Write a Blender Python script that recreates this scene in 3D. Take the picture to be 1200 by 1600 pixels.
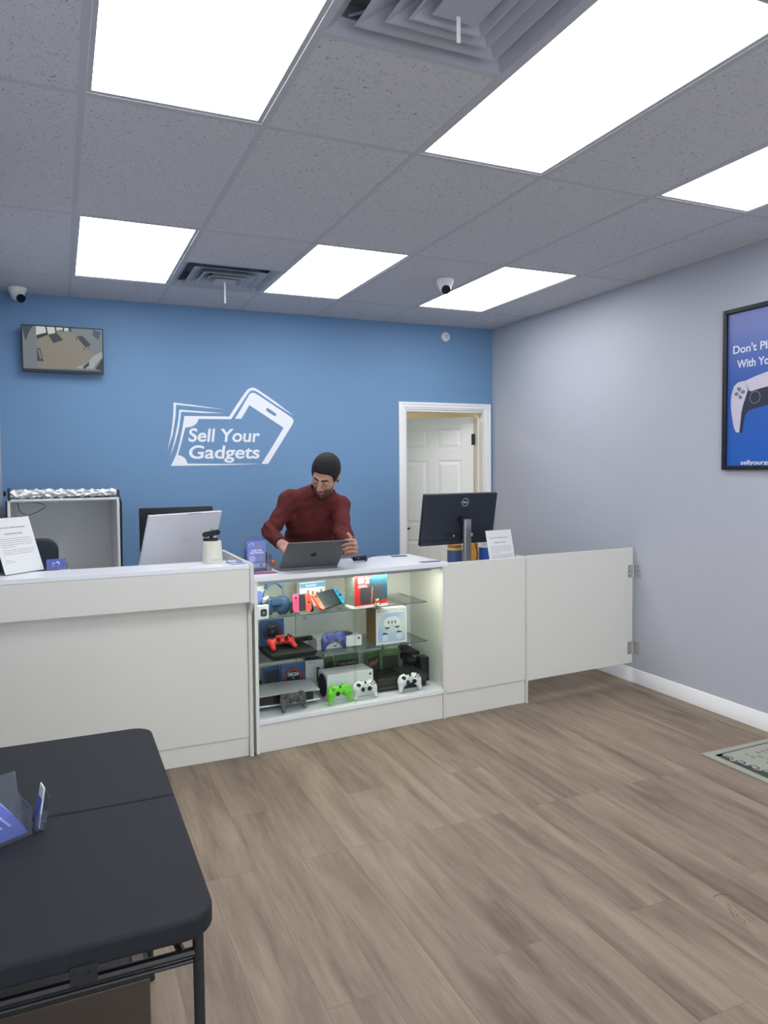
import bpy, math, random
import numpy as np
from mathutils import Vector, Matrix, Euler
random.seed(7)
for o in list(bpy.data.objects): bpy.data.objects.remove(o)
SC = bpy.context.scene
COL = SC.collection
R = math.radians

# ------------------------------------------------------------------ camera, world, exposure
CAM = (-0.1026, -5.0509, 1.4956)
YAW, PITCH, ROLL = 0.408577, -0.045390, -0.009468
def make_camera():
    cam = bpy.data.cameras.new('camera'); o = bpy.data.objects.new('camera', cam); COL.objects.link(o)
    cy, sy, cp, sp = math.cos(YAW), math.sin(YAW), math.cos(PITCH), math.sin(PITCH)
    f = Vector((sy*cp, cy*cp, sp)); r = Vector((cy, -sy, 0)); u = r.cross(f)
    cr, sr = math.cos(ROLL), math.sin(ROLL)
    r2 = cr*r + sr*u; u2 = -sr*r + cr*u
    m = Matrix((( r2.x, u2.x, -f.x, CAM[0]), (r2.y, u2.y, -f.y, CAM[1]), (r2.z, u2.z, -f.z, CAM[2]), (0, 0, 0, 1)))
    o.matrix_world = m
    cam.sensor_fit = 'VERTICAL'; cam.sensor_height = 24.0; cam.sensor_width = 18.0
    cam.lens = 1135.74/1600*24.0
    cam.shift_x = 0.009925; cam.shift_y = -0.010509
    cam.clip_start = 0.05; cam.clip_end = 60
    SC.camera = o
make_camera()
SC.view_settings.view_transform = 'Standard'; SC.view_settings.look = 'None'
SC.view_settings.gamma = 1; SC.view_settings.use_curve_mapping = False
SC.view_settings.exposure = 0.0
PANEL = 7.9          # radiance of the ceiling light diffusers
DAY = 135             # watts of daylight through the shop front
LED = 75.0
w = bpy.data.worlds.new('world'); SC.world = w; w.use_nodes = True
w.node_tree.nodes['Background'].inputs[0].default_value = (.75, .85, 1, 1)
w.node_tree.nodes['Background'].inputs[1].default_value = 2.0
ld = bpy.data.lights.new('daylight', 'AREA'); ld.shape = 'RECTANGLE'; ld.size = 3.6; ld.size_y = 2.2; ld.energy = DAY
ld.color = (.86, .93, 1)
lo = bpy.data.objects.new('daylight', ld); COL.objects.link(lo); lo.location = (1.5, -8.35, 1.3); lo.rotation_euler = (R(90), 0, 0)

# ------------------------------------------------------------------ dimensions
WY, RX, LX, CZ, FY = 0.5825, 3.5148, -0.463, 2.7296, -8.2
G = 0.6096
ANG = 0.0585                      # the display counter stands slightly turned
CA = Vector((0.8, -1.358, 0)); CD = Vector((math.cos(ANG), math.sin(ANG), 0)); CN = Vector((-math.sin(ANG), math.cos(ANG), 0))
def W(s, d, z=0): v = CA + CD*s + CN*d; return (v.x, v.y, z)

# ------------------------------------------------------------------ materials
def lin(c):
    return tuple(((x/255)/12.92 if x/255 <= .04045 else ((x/255+.055)/1.055)**2.4) for x in c)
MATS = {}
def mat(name, c=(200, 200, 200), rough=.5, metal=0, spec=.5, emit=None, es=1, noise=0, nscale=40, bump=0, bscale=200, coat=0):
    if name in MATS: return MATS[name]
    m = bpy.data.materials.new(name); m.use_nodes = True; nt = m.node_tree; b = nt.nodes['Principled BSDF']
    L = lin(c); b.inputs['Base Color'].default_value = (*L, 1); b.inputs['Roughness'].default_value = rough
    b.inputs['Metallic'].default_value = metal; b.inputs['Specular IOR Level'].default_value = spec
    b.inputs['Coat Weight'].default_value = coat
    if emit is not None:
        b.inputs['Emission Color'].default_value = (*lin(emit), 1); b.inputs['Emission Strength'].default_value = es
    if noise or bump:
        tc = nt.nodes.new('ShaderNodeTexCoord')
    if noise:
        n = nt.nodes.new('ShaderNodeTexNoise'); n.inputs['Scale'].default_value = nscale; n.inputs['Detail'].default_value = 4
        nt.links.new(tc.outputs['Object'], n.inputs['Vector'])
        mx = nt.nodes.new('ShaderNodeMix'); mx.data_type = 'RGBA'
        mx.inputs[6].default_value = (*[v*(1-noise) for v in L], 1); mx.inputs[7].default_value = (*[min(1, v*(1+noise)) for v in L], 1)
        nt.links.new(n.outputs['Fac'], mx.inputs[0]); nt.links.new(mx.outputs[2], b.inputs['Base Color'])
    if bump:
        n2 = nt.nodes.new('ShaderNodeTexNoise'); n2.inputs['Scale'].default_value = bscale; n2.inputs['Detail'].default_value = 3
        nt.links.new(tc.outputs['Object'], n2.inputs['Vector'])
        bp = nt.nodes.new('ShaderNodeBump'); bp.inputs['Strength'].default_value = bump; bp.inputs['Distance'].default_value = .002
        nt.links.new(n2.outputs['Fac'], bp.inputs['Height']); nt.links.new(bp.outputs[0], b.inputs['Normal'])
    MATS[name] = m; return m
def glass(name, tint=(235, 240, 240), refl=.08, rough=.02, op=0.0):
    if name in MATS: return MATS[name]
    m = bpy.data.materials.new(name); m.use_nodes = True; nt = m.node_tree; nt.nodes.clear()
    out = nt.nodes.new('ShaderNodeOutputMaterial'); tr = nt.nodes.new('ShaderNodeBsdfTransparent'); gl = nt.nodes.new('ShaderNodeBsdfGlossy')
    tr.inputs[0].default_value = (*lin(tint), 1); gl.inputs['Roughness'].default_value = rough
    fr = nt.nodes.new('ShaderNodeFresnel'); fr.inputs[0].default_value = 1.45
    mu = nt.nodes.new('ShaderNodeMath'); mu.operation = 'MULTIPLY'; mu.inputs[1].default_value = refl/.04*.5
    mx = nt.nodes.new('ShaderNodeMixShader'); nt.links.new(fr.outputs[0], mu.inputs[0]); nt.links.new(mu.outputs[0], mx.inputs[0])
    nt.links.new(tr.outputs[0], mx.inputs[1]); nt.links.new(gl.outputs[0], mx.inputs[2])
    last = mx
    if op:
        df = nt.nodes.new('ShaderNodeBsdfDiffuse'); df.inputs[0].default_value = (*lin((225, 228, 232)), 1)
        m2 = nt.nodes.new('ShaderNodeMixShader'); m2.inputs[0].default_value = op
        nt.links.new(mx.outputs[0], m2.inputs[1]); nt.links.new(df.outputs[0], m2.inputs[2]); last = m2
    nt.links.new(last.outputs[0], out.inputs[0]); MATS[name] = m; return m

# ------------------------------------------------------------------ mesh collector
class MB:
    def __init__(s): s.v = []; s.f = []; s.m = []; s.M = None
    def add(s, vs, fs, mi=0):
        b = len(s.v)
        if s.M is not None: vs = [tuple(s.M @ Vector(v)) for v in vs]
        s.v += [tuple(v) for v in vs]; s.f += [tuple(i+b for i in f) for f in fs]; s.m += [mi]*len(fs); return s
    def box(s, a, b, mi=0):
        x0, y0, z0 = [min(p, q) for p, q in zip(a, b)]; x1, y1, z1 = [max(p, q) for p, q in zip(a, b)]
        return s.add([(x0, y0, z0), (x1, y0, z0), (x1, y1, z0), (x0, y1, z0), (x0, y0, z1), (x1, y0, z1), (x1, y1, z1), (x0, y1, z1)],
              [(0, 3, 2, 1), (4, 5, 6, 7), (0, 1, 5, 4), (1, 2, 6, 5), (2, 3, 7, 6), (3, 0, 4, 7)], mi)
    def cyl(s, a, b, r0, r1=None, n=20, mi=0, caps=True):
        a = Vector(a); b = Vector(b); r1 = r0 if r1 is None else r1; d = (b-a).normalized()
        x = d.orthogonal().normalized(); y = d.cross(x); vs = []
        for c, r in ((a, r0), (b, r1)):
            vs += [tuple(c + (x*math.cos(2*math.pi*k/n) + y*math.sin(2*math.pi*k/n))*r) for k in range(n)]
        fs = [(k, (k+1) % n, n+(k+1) % n, n+k) for k in range(n)]
        if caps: fs += [tuple(range(n-1, -1, -1)), tuple(range(n, 2*n))]
        return s.add(vs, fs, mi)
    def tube(s, pts, r, n=8, mi=0, closed=False):
        P = [Vector(p) for p in pts]; vs = []; N = len(P); up = None
        rr = r if isinstance(r, (list, tuple)) else [r]*N
        for i, p in enumerate(P):
            if closed: t = (P[(i+1) % N]-P[i-1]).normalized()
            else: t = (P[min(i+1, N-1)]-P[max(i-1, 0)]).normalized()
            if up is None: up = t.orthogonal().normalized()
            up = (up - t*up.dot(t)).normalized(); sd = t.cross(up)
            vs += [tuple(p + (up*math.cos(2*math.pi*k/n) + sd*math.sin(2*math.pi*k/n))*rr[i]) for k in range(n)]
        fs = []
        for i in range(N if closed else N-1):
            a = i*n; b = ((i+1) % N)*n
            fs += [(a+k, a+(k+1) % n, b+(k+1) % n, b+k) for k in range(n)]
        if not closed: fs += [tuple(range(n-1, -1, -1)), tuple(range((N-1)*n, N*n))]
        return s.add(vs, fs, mi)
    def lathe(s, prof, c=(0, 0, 0), n=28, mi=0):
        vs = []; N = len(prof)
        for r, z in prof: vs += [(c[0]+r*math.cos(2*math.pi*k/n), c[1]+r*math.sin(2*math.pi*k/n), c[2]+z) for k in range(n)]
        fs = [(i*n+k, i*n+(k+1) % n, (i+1)*n+(k+1) % n, (i+1)*n+k) for i in range(N-1) for k in range(n)]
        fs += [tuple(range(n-1, -1, -1)), tuple(range((N-1)*n, N*n))]
        return s.add(vs, fs, mi)
    def prism(s, poly, o, x, y, t, mi=0):
        """convex or simple polygon in the plane (o, x, y), thickness t along x cross y"""
        o = Vector(o); x = Vector(x); y = Vector(y); nrm = x.cross(y).normalized(); n = len(poly)
        v0 = [tuple(o + x*p[0] + y*p[1]) for p in poly]; v1 = [tuple(o + x*p[0] + y*p[1] + nrm*t) for p in poly]
        fs = [tuple(range(n-1, -1, -1)), tuple(range(n, 2*n))] + [(k, (k+1) % n, n+(k+1) % n, n+k) for k in range(n)]
        return s.add(v0+v1, fs, mi)
    def flat(s, poly, o, x, y, mi=0):
        o = Vector(o); x = Vector(x); y = Vector(y)
        return s.add([tuple(o + x*p[0] + y*p[1]) for p in poly], [tuple(range(len(poly)))], mi)
def rrect(w, h, r, n=5, cx=0, cy=0):
    o = []
    for sx, sy, a in ((1, 1, 0), (-1, 1, 90), (-1, -1, 180), (1, -1, 270)):
        for k in range(n+1):
            t = R(a+90*k/n); o.append((cx+sx*(w/2-r)+r*math.cos(t), cy+sy*(h/2-r)+r*math.sin(t)))
    return o
def circ(r, n=24, cx=0, cy=0, ry=None):
    ry = ry or r
    return [(cx+r*math.cos(2*math.pi*k/n), cy+ry*math.sin(2*math.pi*k/n)) for k in range(n)]
def obj(name, mb, mats, parent=None, bevel=0, ang=35, smooth=True, seg=2):
    me = bpy.data.meshes.new(name); me.from_pydata(mb.v, [], mb.f)
    if not isinstance(mats, (list, tuple)): mats = [mats]
    for m in mats: me.materials.append(m)
    me.polygons.foreach_set('material_index', mb.m)
    if smooth:
        me.polygons.foreach_set('use_smooth', [True]*len(me.polygons)); me.set_sharp_from_angle(angle=R(ang))
    me.update(); o = bpy.data.objects.new(name, me); COL.objects.link(o)
    if parent: o.parent = parent
    if bevel:
        b = o.modifiers.new('bevel', 'BEVEL'); b.width = bevel; b.segments = seg; b.limit_method = 'ANGLE'; b.angle_limit = R(40)
    return o
def tag(o, label, cat, group=None):
    o['label'] = label; o['category'] = cat
    if group: o['group'] = group
    return o
def thing(name, label, cat, loc=(0, 0, 0), rot=0, group=None):
    o = bpy.data.objects.new(name, None); COL.objects.link(o); o.location = loc; o.empty_display_size = .05
    o.rotation_euler = rot if isinstance(rot, (tuple, list, Euler)) else (0, 0, rot)
    return tag(o, label, cat, group)
def struct(name, mb, m, parent=None, bevel=0, **k):
    o = obj(name, mb, m, parent, bevel, **k)
    if not parent: o['kind'] = 'structure'
    return o
def dup(root, loc, rot, label, group=None):
    r = root.copy(); COL.objects.link(r); r.location = loc
    r.rotation_euler = rot if isinstance(rot, (tuple, list)) else (0, 0, rot); r['label'] = label
    if group: r['group'] = group
    for ch in list(root.children):
        c = ch.copy(); COL.objects.link(c); c.parent = r
        for g in ch.children:
            d = g.copy(); COL.objects.link(d); d.parent = c
    return r
def curve_mb(loops, o, x, y, depth=0, mi=0):
    """filled 2D outline (loops may be holes) put in the plane (o, x, y)"""
    cu = bpy.data.curves.new('t', 'CURVE'); cu.dimensions = '2D'; cu.fill_mode = 'BOTH' if depth else 'FRONT'; cu.extrude = depth/2
    for L in loops:
        sp = cu.splines.new('POLY'); sp.points.add(len(L)-1); sp.use_cyclic_u = True
        for p, q in zip(sp.points, L): p.co = (q[0], q[1], 0, 1)
    return _cv(cu, o, x, y, mi)
def _cv(cu, o, x, y, mi, box=None, shear=0):
    ob = bpy.data.objects.new('t', cu); COL.objects.link(ob)
    me = bpy.data.meshes.new_from_object(ob.evaluated_get(bpy.context.evaluated_depsgraph_get()))
    vs = [v.co.copy() for v in me.vertices]; fs = [tuple(p.vertices) for p in me.polygons]
    bpy.data.objects.remove(ob); bpy.data.meshes.remove(me)
    if box and vs:
        x0 = min(v.x for v in vs); x1 = max(v.x for v in vs); k = box[1]
        sx = box[0]/(x1-x0) if box[0] else k
        vs = [Vector((((v.x-x0)*sx), v.y*k, v.z)) for v in vs]
    if shear: vs = [Vector((v.x+shear*v.y, v.y, v.z)) for v in vs]
    o = Vector(o); x = Vector(x); y = Vector(y); n = x.cross(y).normalized()
    mb = MB(); mb.add([tuple(o+x*v.x+y*v.y+n*v.z) for v in vs], fs, mi); return mb
CAP = None
def text_mb(s, o, x, y, cap, width=None, bold=0.0, shear=0, depth=0, mi=0, res=3):
    """letters of cap height `cap` fitted to `width`, baseline start at o"""
    cu = bpy.data.curves.new('t', 'FONT'); cu.body = s; cu.size = 1; cu.offset = bold; cu.resolution_u = res; cu.extrude = 0
    k = cap/0.729
    return _cv(cu, o, x, y, mi, (width, k), shear)
def join(*ms):
    r = MB()
    for m in ms: r.add(m.v, m.f, 0); r.m[-len(m.f):] = m.m if m.f else []
    return r

# ------------------------------------------------------------------ signed distance shapes -> mesh
def _v(a): return np.array(a, dtype=np.float32)
def s_ell(P, c, r, M=None):
    q = P-_v(c)
    if M is not None: q = q @ _v(M)
    r = _v(r); k0 = np.linalg.norm(q/r, axis=-1); k1 = np.linalg.norm(q/(r*r), axis=-1)+1e-9
    return k0*(k0-1)/k1
def s_cap(P, a, b, r0, r1=None):
    r1 = r0 if r1 is None else r1; a = _v(a); b = _v(b); ba = b-a
    h = np.clip(((P-a)@ba)/float(ba@ba+1e-12), 0, 1)
    return np.linalg.norm(P-a-h[..., None]*ba, axis=-1)-(r0+(r1-r0)*h)
def s_box(P, c, h, r=0):
    q = np.abs(P-_v(c))-(_v(h)-r)
    return np.linalg.norm(np.maximum(q, 0), axis=-1)+np.minimum(q.max(-1), 0)-r
def smin(a, b, k):
    h = np.clip(.5+.5*(b-a)/k, 0, 1); return b+(a-b)*h-k*h*(1-h)
def smax(a, b, k): return -smin(-a, -b, k)
def snet(fn, lo, hi, h):
    ax = [np.arange(lo[i], hi[i]+h, h, dtype=np.float32) for i in range(3)]
    F = fn(np.stack(np.meshgrid(*ax, indexing='ij'), -1)); S = F < 0
    nx, ny, nz = [n-1 for n in F.shape]; acc = np.zeros((nx, ny, nz, 3), np.float32); cnt = np.zeros((nx, ny, nz), np.float32)
    for a in range(3):
        o = [i for i in range(3) if i != a]
        for p in (0, 1):
            for q in (0, 1):
                sl0 = [None]*3; sl1 = [None]*3; n = (nx, ny, nz)
                sl0[a] = slice(0, n[a]); sl1[a] = slice(1, n[a]+1)
                sl0[o[0]] = sl1[o[0]] = slice(p, n[o[0]]+p); sl0[o[1]] = sl1[o[1]] = slice(q, n[o[1]]+q)
                f0 = F[tuple(sl0)]; f1 = F[tuple(sl1)]; c = (f0 < 0) != (f1 < 0)
                t = np.where(c, f0/np.where(c, f0-f1, 1), 0); acc[..., a] += t*c; acc[..., o[0]] += p*c; acc[..., o[1]] += q*c; cnt += c
    act = cnt > 0; idx = -np.ones(act.shape, int); idx[act] = np.arange(act.sum())
    ijk = np.argwhere(act); V = (ijk+acc[act]/cnt[act][:, None])*h+np.array([ax[0][0], ax[1][0], ax[2][0]])
    Q = []
    for a in range(3):
        b, c = (a+1) % 3, (a+2) % 3
        sl0 = [slice(None)]*3; sl1 = [slice(None)]*3; sl0[a] = slice(0, -1); sl1[a] = slice(1, None)
        ch = S[tuple(sl0)] != S[tuple(sl1)]; e = np.argwhere(ch)
        e = e[(e[:, b] > 0) & (e[:, c] > 0) & (e[:, b] < act.shape[b]) & (e[:, c] < act.shape[c])]
        def g(db, dc):
            k = e.copy(); k[:, b] -= db; k[:, c] -= dc; return idx[k[:, 0], k[:, 1], k[:, 2]]
        q = np.stack([g(1, 1), g(0, 1), g(0, 0), g(1, 0)], 1)
        flip = ~S[e[:, 0], e[:, 1], e[:, 2]]; q[flip] = q[flip][:, ::-1]
        Q.append(q[(q >= 0).all(1)])
    Q = np.concatenate(Q); mb = MB(); mb.v = [tuple(map(float, v)) for v in V]; mb.f = [tuple(map(int, q)) for q in Q]; mb.m = [0]*len(mb.f)
    return mb

# outlines of the wall logo, the poster and the security picture (metres / picture fractions)
D = {'logo': [[[(0.7814, 1.9036), (1.0128, 1.9062), (1.1214, 1.9054), (1.1728, 1.9856), (1.2555, 2.1041), (1.274, 2.1226), (1.2915, 2.1321), (1.3119, 2.1359), (1.3323, 2.1316), (1.3678, 2.1108), (1.5013, 2.0242), (1.6395, 1.9236), (1.501, 2.0039), (1.3573, 2.0974), (1.3319, 2.1106), (1.3115, 2.1139), (1.2931, 2.1103), (1.2776, 2.0958), (1.136, 1.8859), (0.8861, 1.8833), (0.8809, 1.8638), (0.869, 1.8471), (0.8514, 1.8323), (0.8273, 1.8213), (0.7872, 1.8169), (0.7708, 1.7588), (0.7502, 1.6814), (0.7279, 1.609), (0.7514, 1.6032), (0.7748, 1.5896), (0.7897, 1.5701), (0.7977, 1.5439), (1.0254, 1.5405), (1.3633, 1.5394), (1.2251, 1.5343), (1.0449, 1.5305), (0.6745, 1.5273), (0.7039, 1.585), (0.7288, 1.6524), (0.7496, 1.7393), (0.7684, 1.8263)]], [[(1.166, 1.8894), (1.2126, 1.9618), (1.2804, 2.078), (1.2928, 2.0913), (1.3112, 2.0969), (1.3316, 2.0926), (1.48, 2.0004), (1.6243, 1.908), (1.639, 1.8898), (1.6386, 1.8673), (1.6037, 1.8126), (1.4255, 1.539), (1.3705, 1.5373), (1.4644, 1.679), (1.5561, 1.8252), (1.4161, 1.9141), (1.282, 1.9983), (1.2507, 1.9477), (1.2163, 1.8903)], [(1.4214, 1.9787), (1.4307, 1.979), (1.4947, 1.938), (1.4987, 1.9269), (1.4912, 1.9176), (1.4787, 1.9184), (1.421, 1.9545), (1.4139, 1.9665)]], [[(0.7034, 2.0026), (0.7268, 2.0013), (0.8977, 1.9817), (1.0926, 1.959), (0.8975, 1.9739), (0.7218, 1.9868), (0.7172, 1.9023), (0.6937, 1.7676), (0.6517, 1.6427), (0.6826, 1.7771), (0.6959, 1.8732), (0.7021, 1.9404)]], [[(0.7446, 1.9509), (0.8873, 1.9426), (1.0822, 1.9312), (0.9159, 1.9296), (0.7584, 1.9349), (0.7505, 1.8741), (0.7334, 1.7777), (0.7061, 1.6909), (0.6713, 1.5966), (0.6997, 1.7004), (0.7227, 1.8064), (0.7384, 1.8835)]]], 'logo_text': [[(0.8059, 1.7107), (1.3679, 1.8126)], [(0.8052, 1.5817), (1.3657, 1.6837)]], 'p_frame': [(-1.9269, 2.3985), (-1.9198, 1.4628)], 'p_in': [(-1.9539, 2.3724), (-1.9422, 1.4889)], 'p_white': [(-2.0594, 1.9748), (-2.0155, 1.9695), (-1.9899, 1.9495), (-1.9757, 1.9078), (-1.9691, 1.8597), (-1.974, 1.8035), (-1.983, 1.7541), (-1.9935, 1.7117), (-2.0053, 1.6868), (-2.02, 1.6805), (-2.0305, 1.6835), (-2.0355, 1.7232), (-2.0424, 1.7916), (-2.0537, 1.8387), (-2.0689, 1.8784), (-2.081, 1.9113), (-2.0815, 1.9248), (-2.0635, 1.9709)], 'p_white2': [(-2.0634, 1.973), (-2.1332, 1.9933), (-2.2031, 2.008), (-2.2044, 1.9267), (-2.1572, 1.9203), (-2.1036, 1.9103), (-2.0903, 1.9171), (-2.0797, 1.9386)], 'p_black': [(-2.081, 1.9113), (-2.0903, 1.9171), (-2.1036, 1.9103), (-2.1572, 1.9203), (-2.2044, 1.9267), (-2.2061, 1.826), (-2.1284, 1.8123), (-2.0858, 1.8034), (-2.0666, 1.7762), (-2.0578, 1.7288), (-2.049, 1.6777), (-2.0305, 1.6821), (-2.0355, 1.7232), (-2.0424, 1.7916), (-2.0537, 1.8387), (-2.0689, 1.8784)], 'p_dpad': [[(-2.0119, 1.9423), (-2.0385, 1.9395), (-2.0403, 1.9256), (-2.0269, 1.9132), (-2.0121, 1.9285)], [(-1.9937, 1.9096), (-2.0123, 1.9167), (-2.0262, 1.9057), (-2.0127, 1.8918), (-1.9948, 1.8956)], [(-2.0208, 1.8883), (-2.0303, 1.8991), (-2.0457, 1.8874), (-2.046, 1.8723), (-2.0251, 1.8742)], [(-2.0342, 1.9104), (-2.0483, 1.9248), (-2.0643, 1.9197), (-2.0645, 1.9047), (-2.0487, 1.8994)]], 'p_txt': [(-1.9821, 2.1373), (-2.1302, 2.1757), (-2.2012, 2.1203), (-2.0102, 2.0506), (-2.1469, 2.0885), (-2.0431, 1.4965), (-2.2016, 1.5192)], 'p_stick': [(-2.0848, 1.8701), (-2.1807, 1.8747)], 'cctv': [('floor', [(0.171, 0.732), (0.308, 0.807), (0.589, 0.913), (0.731, 0.671), (0.889, 0.378), (0.818, 0.225), (0.637, 0.051), (0.177, 0.02)]), ('wall', [(0.156, 1.0), (0.175, 0.976), (0.159, 0.695), (0.163, 0.223), (0.176, 0.012), (0.0, 0.0), (0.012, 0.537), (0.064, 0.777), (0.13, 1.0)]), ('glass', [(0.0, 1.0), (0.13, 1.0), (0.074, 0.825), (0.039, 0.634), (0.018, 0.771)]), ('rwall', [(0.605, 1.0), (1.0, 1.0), (1.0, 0.476), (0.889, 0.378), (0.731, 0.671), (0.589, 0.913)]), ('win', [(0.169, 1.0), (0.294, 1.0), (0.295, 0.817), (0.166, 0.708)]), ('dark', [(0.169, 0.79), (0.296, 0.864), (0.308, 0.807), (0.17, 0.697)]), ('win', [(0.3, 1.0), (0.399, 1.0), (0.404, 0.866), (0.315, 0.832)]), ('win', [(0.419, 1.0), (0.498, 1.0), (0.5, 0.96), (0.419, 0.926)]), ('win', [(0.518, 1.0), (0.567, 1.0), (0.569, 0.934), (0.516, 0.915)]), ('dark', [(0.281, 1.0), (0.3, 1.0), (0.315, 0.827), (0.297, 0.806)]), ('dark', [(0.399, 1.0), (0.416, 1.0), (0.42, 0.868), (0.404, 0.854)]), ('dark', [(0.501, 1.0), (0.517, 1.0), (0.517, 0.904), (0.503, 0.897)]), ('dark', [(0.578, 1.0), (0.604, 1.0), (0.605, 0.927), (0.582, 0.917)]), ('mat', [(0.318, 0.809), (0.422, 0.864), (0.501, 0.709), (0.378, 0.621)]), ('table', [(0.673, 0.806), (0.741, 0.838), (0.849, 0.638), (0.783, 0.558)]), ('table', [(0.776, 0.557), (0.786, 0.558), (0.761, 0.479), (0.752, 0.478)]), ('table', [(0.824, 0.606), (0.834, 0.617), (0.816, 0.502), (0.806, 0.496)]), ('table', [(0.669, 0.801), (0.677, 0.795), (0.671, 0.699), (0.662, 0.698)]), ('poster', [(0.885, 0.992), (0.986, 0.951), (0.952, 0.753), (0.876, 0.867)]), ('mat', [(0.172, 0.485), (0.212, 0.49), (0.249, 0.179), (0.169, 0.187)]), ('wall', [(0.178, 0.462), (0.207, 0.454), (0.23, 0.23), (0.204, 0.239)]), ('white', [(0.637, 0.051), (0.734, 0.13), (0.818, 0.225), (0.889, 0.378), (0.993, 0.475), (1.0, 0.343), (0.898, 0.136), (0.883, 0.049)]), ('dark', [(0.74, 0.094), (0.825, 0.225), (0.823, 0.128), (0.759, 0.035)]), ('dark', [(0.904, 0.051), (1.0, 0.319), (1.0, 0.0)])], 'tv': [(-0.3134, 0.4925, 2.5054), (0.21, 0.4925, 2.4924), (0.2107, 0.4925, 2.1765), (-0.3069, 0.4925, 2.1809)]}
# ------------------------------------------------------------------ setting materials
def floor_mat():
    m = bpy.data.materials.new('vinyl_plank_floor'); m.use_nodes = True; nt = m.node_tree; b = nt.nodes['Principled BSDF']; N = nt.nodes.new; Lk = nt.links.new
    tc = N('ShaderNodeTexCoord'); mp = N('ShaderNodeMapping'); mp.inputs['Rotation'].default_value = (0, 0, R(90)); Lk(tc.outputs['Object'], mp.inputs[0])
    br = N('ShaderNodeTexBrick'); br.inputs['Scale'].default_value = 1; br.inputs['Brick Width'].default_value = 1.22; br.inputs['Row Height'].default_value = .18
    br.inputs['Mortar Size'].default_value = .0009; br.inputs['Mortar Smooth'].default_value = .3; br.offset = .37; br.offset_frequency = 3
    br.inputs['Color1'].default_value = (0, 0, 0, 1); br.inputs['Color2'].default_value = (1, 1, 1, 1); br.inputs['Mortar'].default_value = (.5, .5, .5, 1)
    Lk(mp.outputs[0], br.inputs['Vector'])
    # streaks running with the planks (Y)
    ad = N('ShaderNodeVectorMath'); ad.operation = 'MULTIPLY_ADD'; Lk(br.outputs['Color'], ad.inputs[0]); ad.inputs[1].default_value = (7, 13, 3); Lk(tc.outputs['Object'], ad.inputs[2])
    def streak(sx, sy, det, rough=.6):
        mm = N('ShaderNodeMapping'); mm.inputs['Scale'].default_value = (sx, sy, 1); Lk(ad.outputs[0], mm.inputs[0])
        n = N('ShaderNodeTexNoise'); n.inputs['Scale'].default_value = 1; n.inputs['Detail'].default_value = det; n.inputs['Roughness'].default_value = rough
        n.inputs['Distortion'].default_value = .6; Lk(mm.outputs[0], n.inputs['Vector']); return n
    a = streak(9.5, 1.25, 3); c = streak(60, 3.2, 5, .7); d = streak(240, 10, 3)
    r1 = N('ShaderNodeValToRGB'); e = r1.color_ramp.elements
    e[0].position = .32; e[0].color = (*lin((104, 89, 74)), 1); e[1].position = .66; e[1].color = (*lin((153, 136, 117)), 1)
    k = r1.color_ramp.elements.new(.48); k.color = (*lin((131, 115, 98)), 1)
    mxa = N('ShaderNodeMath'); mxa.operation = 'MULTIPLY_ADD'; mxa.inputs[1].default_value = .25; Lk(c.outputs['Fac'], mxa.inputs[0])
    m0 = N('ShaderNodeMath'); m0.operation = 'MULTIPLY'; m0.inputs[1].default_value = .75; Lk(a.outputs['Fac'], m0.inputs[0]); Lk(m0.outputs[0], mxa.inputs[2])
    Lk(mxa.outputs[0], r1.inputs[0])
    # darker pores
    r2 = N('ShaderNodeValToRGB'); r2.color_ramp.elements[0].position = .32; r2.color_ramp.elements[0].color = (.84, .82, .80, 1); r2.color_ramp.elements[1].position = .46; r2.color_ramp.elements[1].color = (1, 1, 1, 1)
    Lk(d.outputs['Fac'], r2.inputs[0])
    mu = N('ShaderNodeMix'); mu.data_type = 'RGBA'; mu.blend_type = 'MULTIPLY'; mu.inputs[0].default_value = 1; Lk(r1.outputs[0], mu.inputs[6]); Lk(r2.outputs[0], mu.inputs[7])
    hv = N('ShaderNodeHueSaturation'); mr = N('ShaderNodeMapRange'); mr.inputs[3].default_value = .93; mr.inputs[4].default_value = 1.06
    Lk(br.outputs['Color'], mr.inputs[0]); Lk(mr.outputs[0], hv.inputs['Value']); Lk(mu.outputs[2], hv.inputs['Color'])
    m3 = N('ShaderNodeMix'); m3.data_type = 'RGBA'; m3.inputs[7].default_value = (*lin((104, 90, 75)), 1); Lk(br.outputs['Fac'], m3.inputs[0]); Lk(hv.outputs[0], m3.inputs[6])
    Lk(m3.outputs[2], b.inputs['Base Color']); b.inputs['Roughness'].default_value = .5; b.inputs['Specular IOR Level'].default_value = .35
    bp = N('ShaderNodeBump'); bp.inputs['Strength'].default_value = .25; bp.inputs['Distance'].default_value = .001
    Lk(c.outputs['Fac'], bp.inputs['Height']); Lk(bp.outputs[0], b.inputs['Normal'])
    return m
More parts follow.
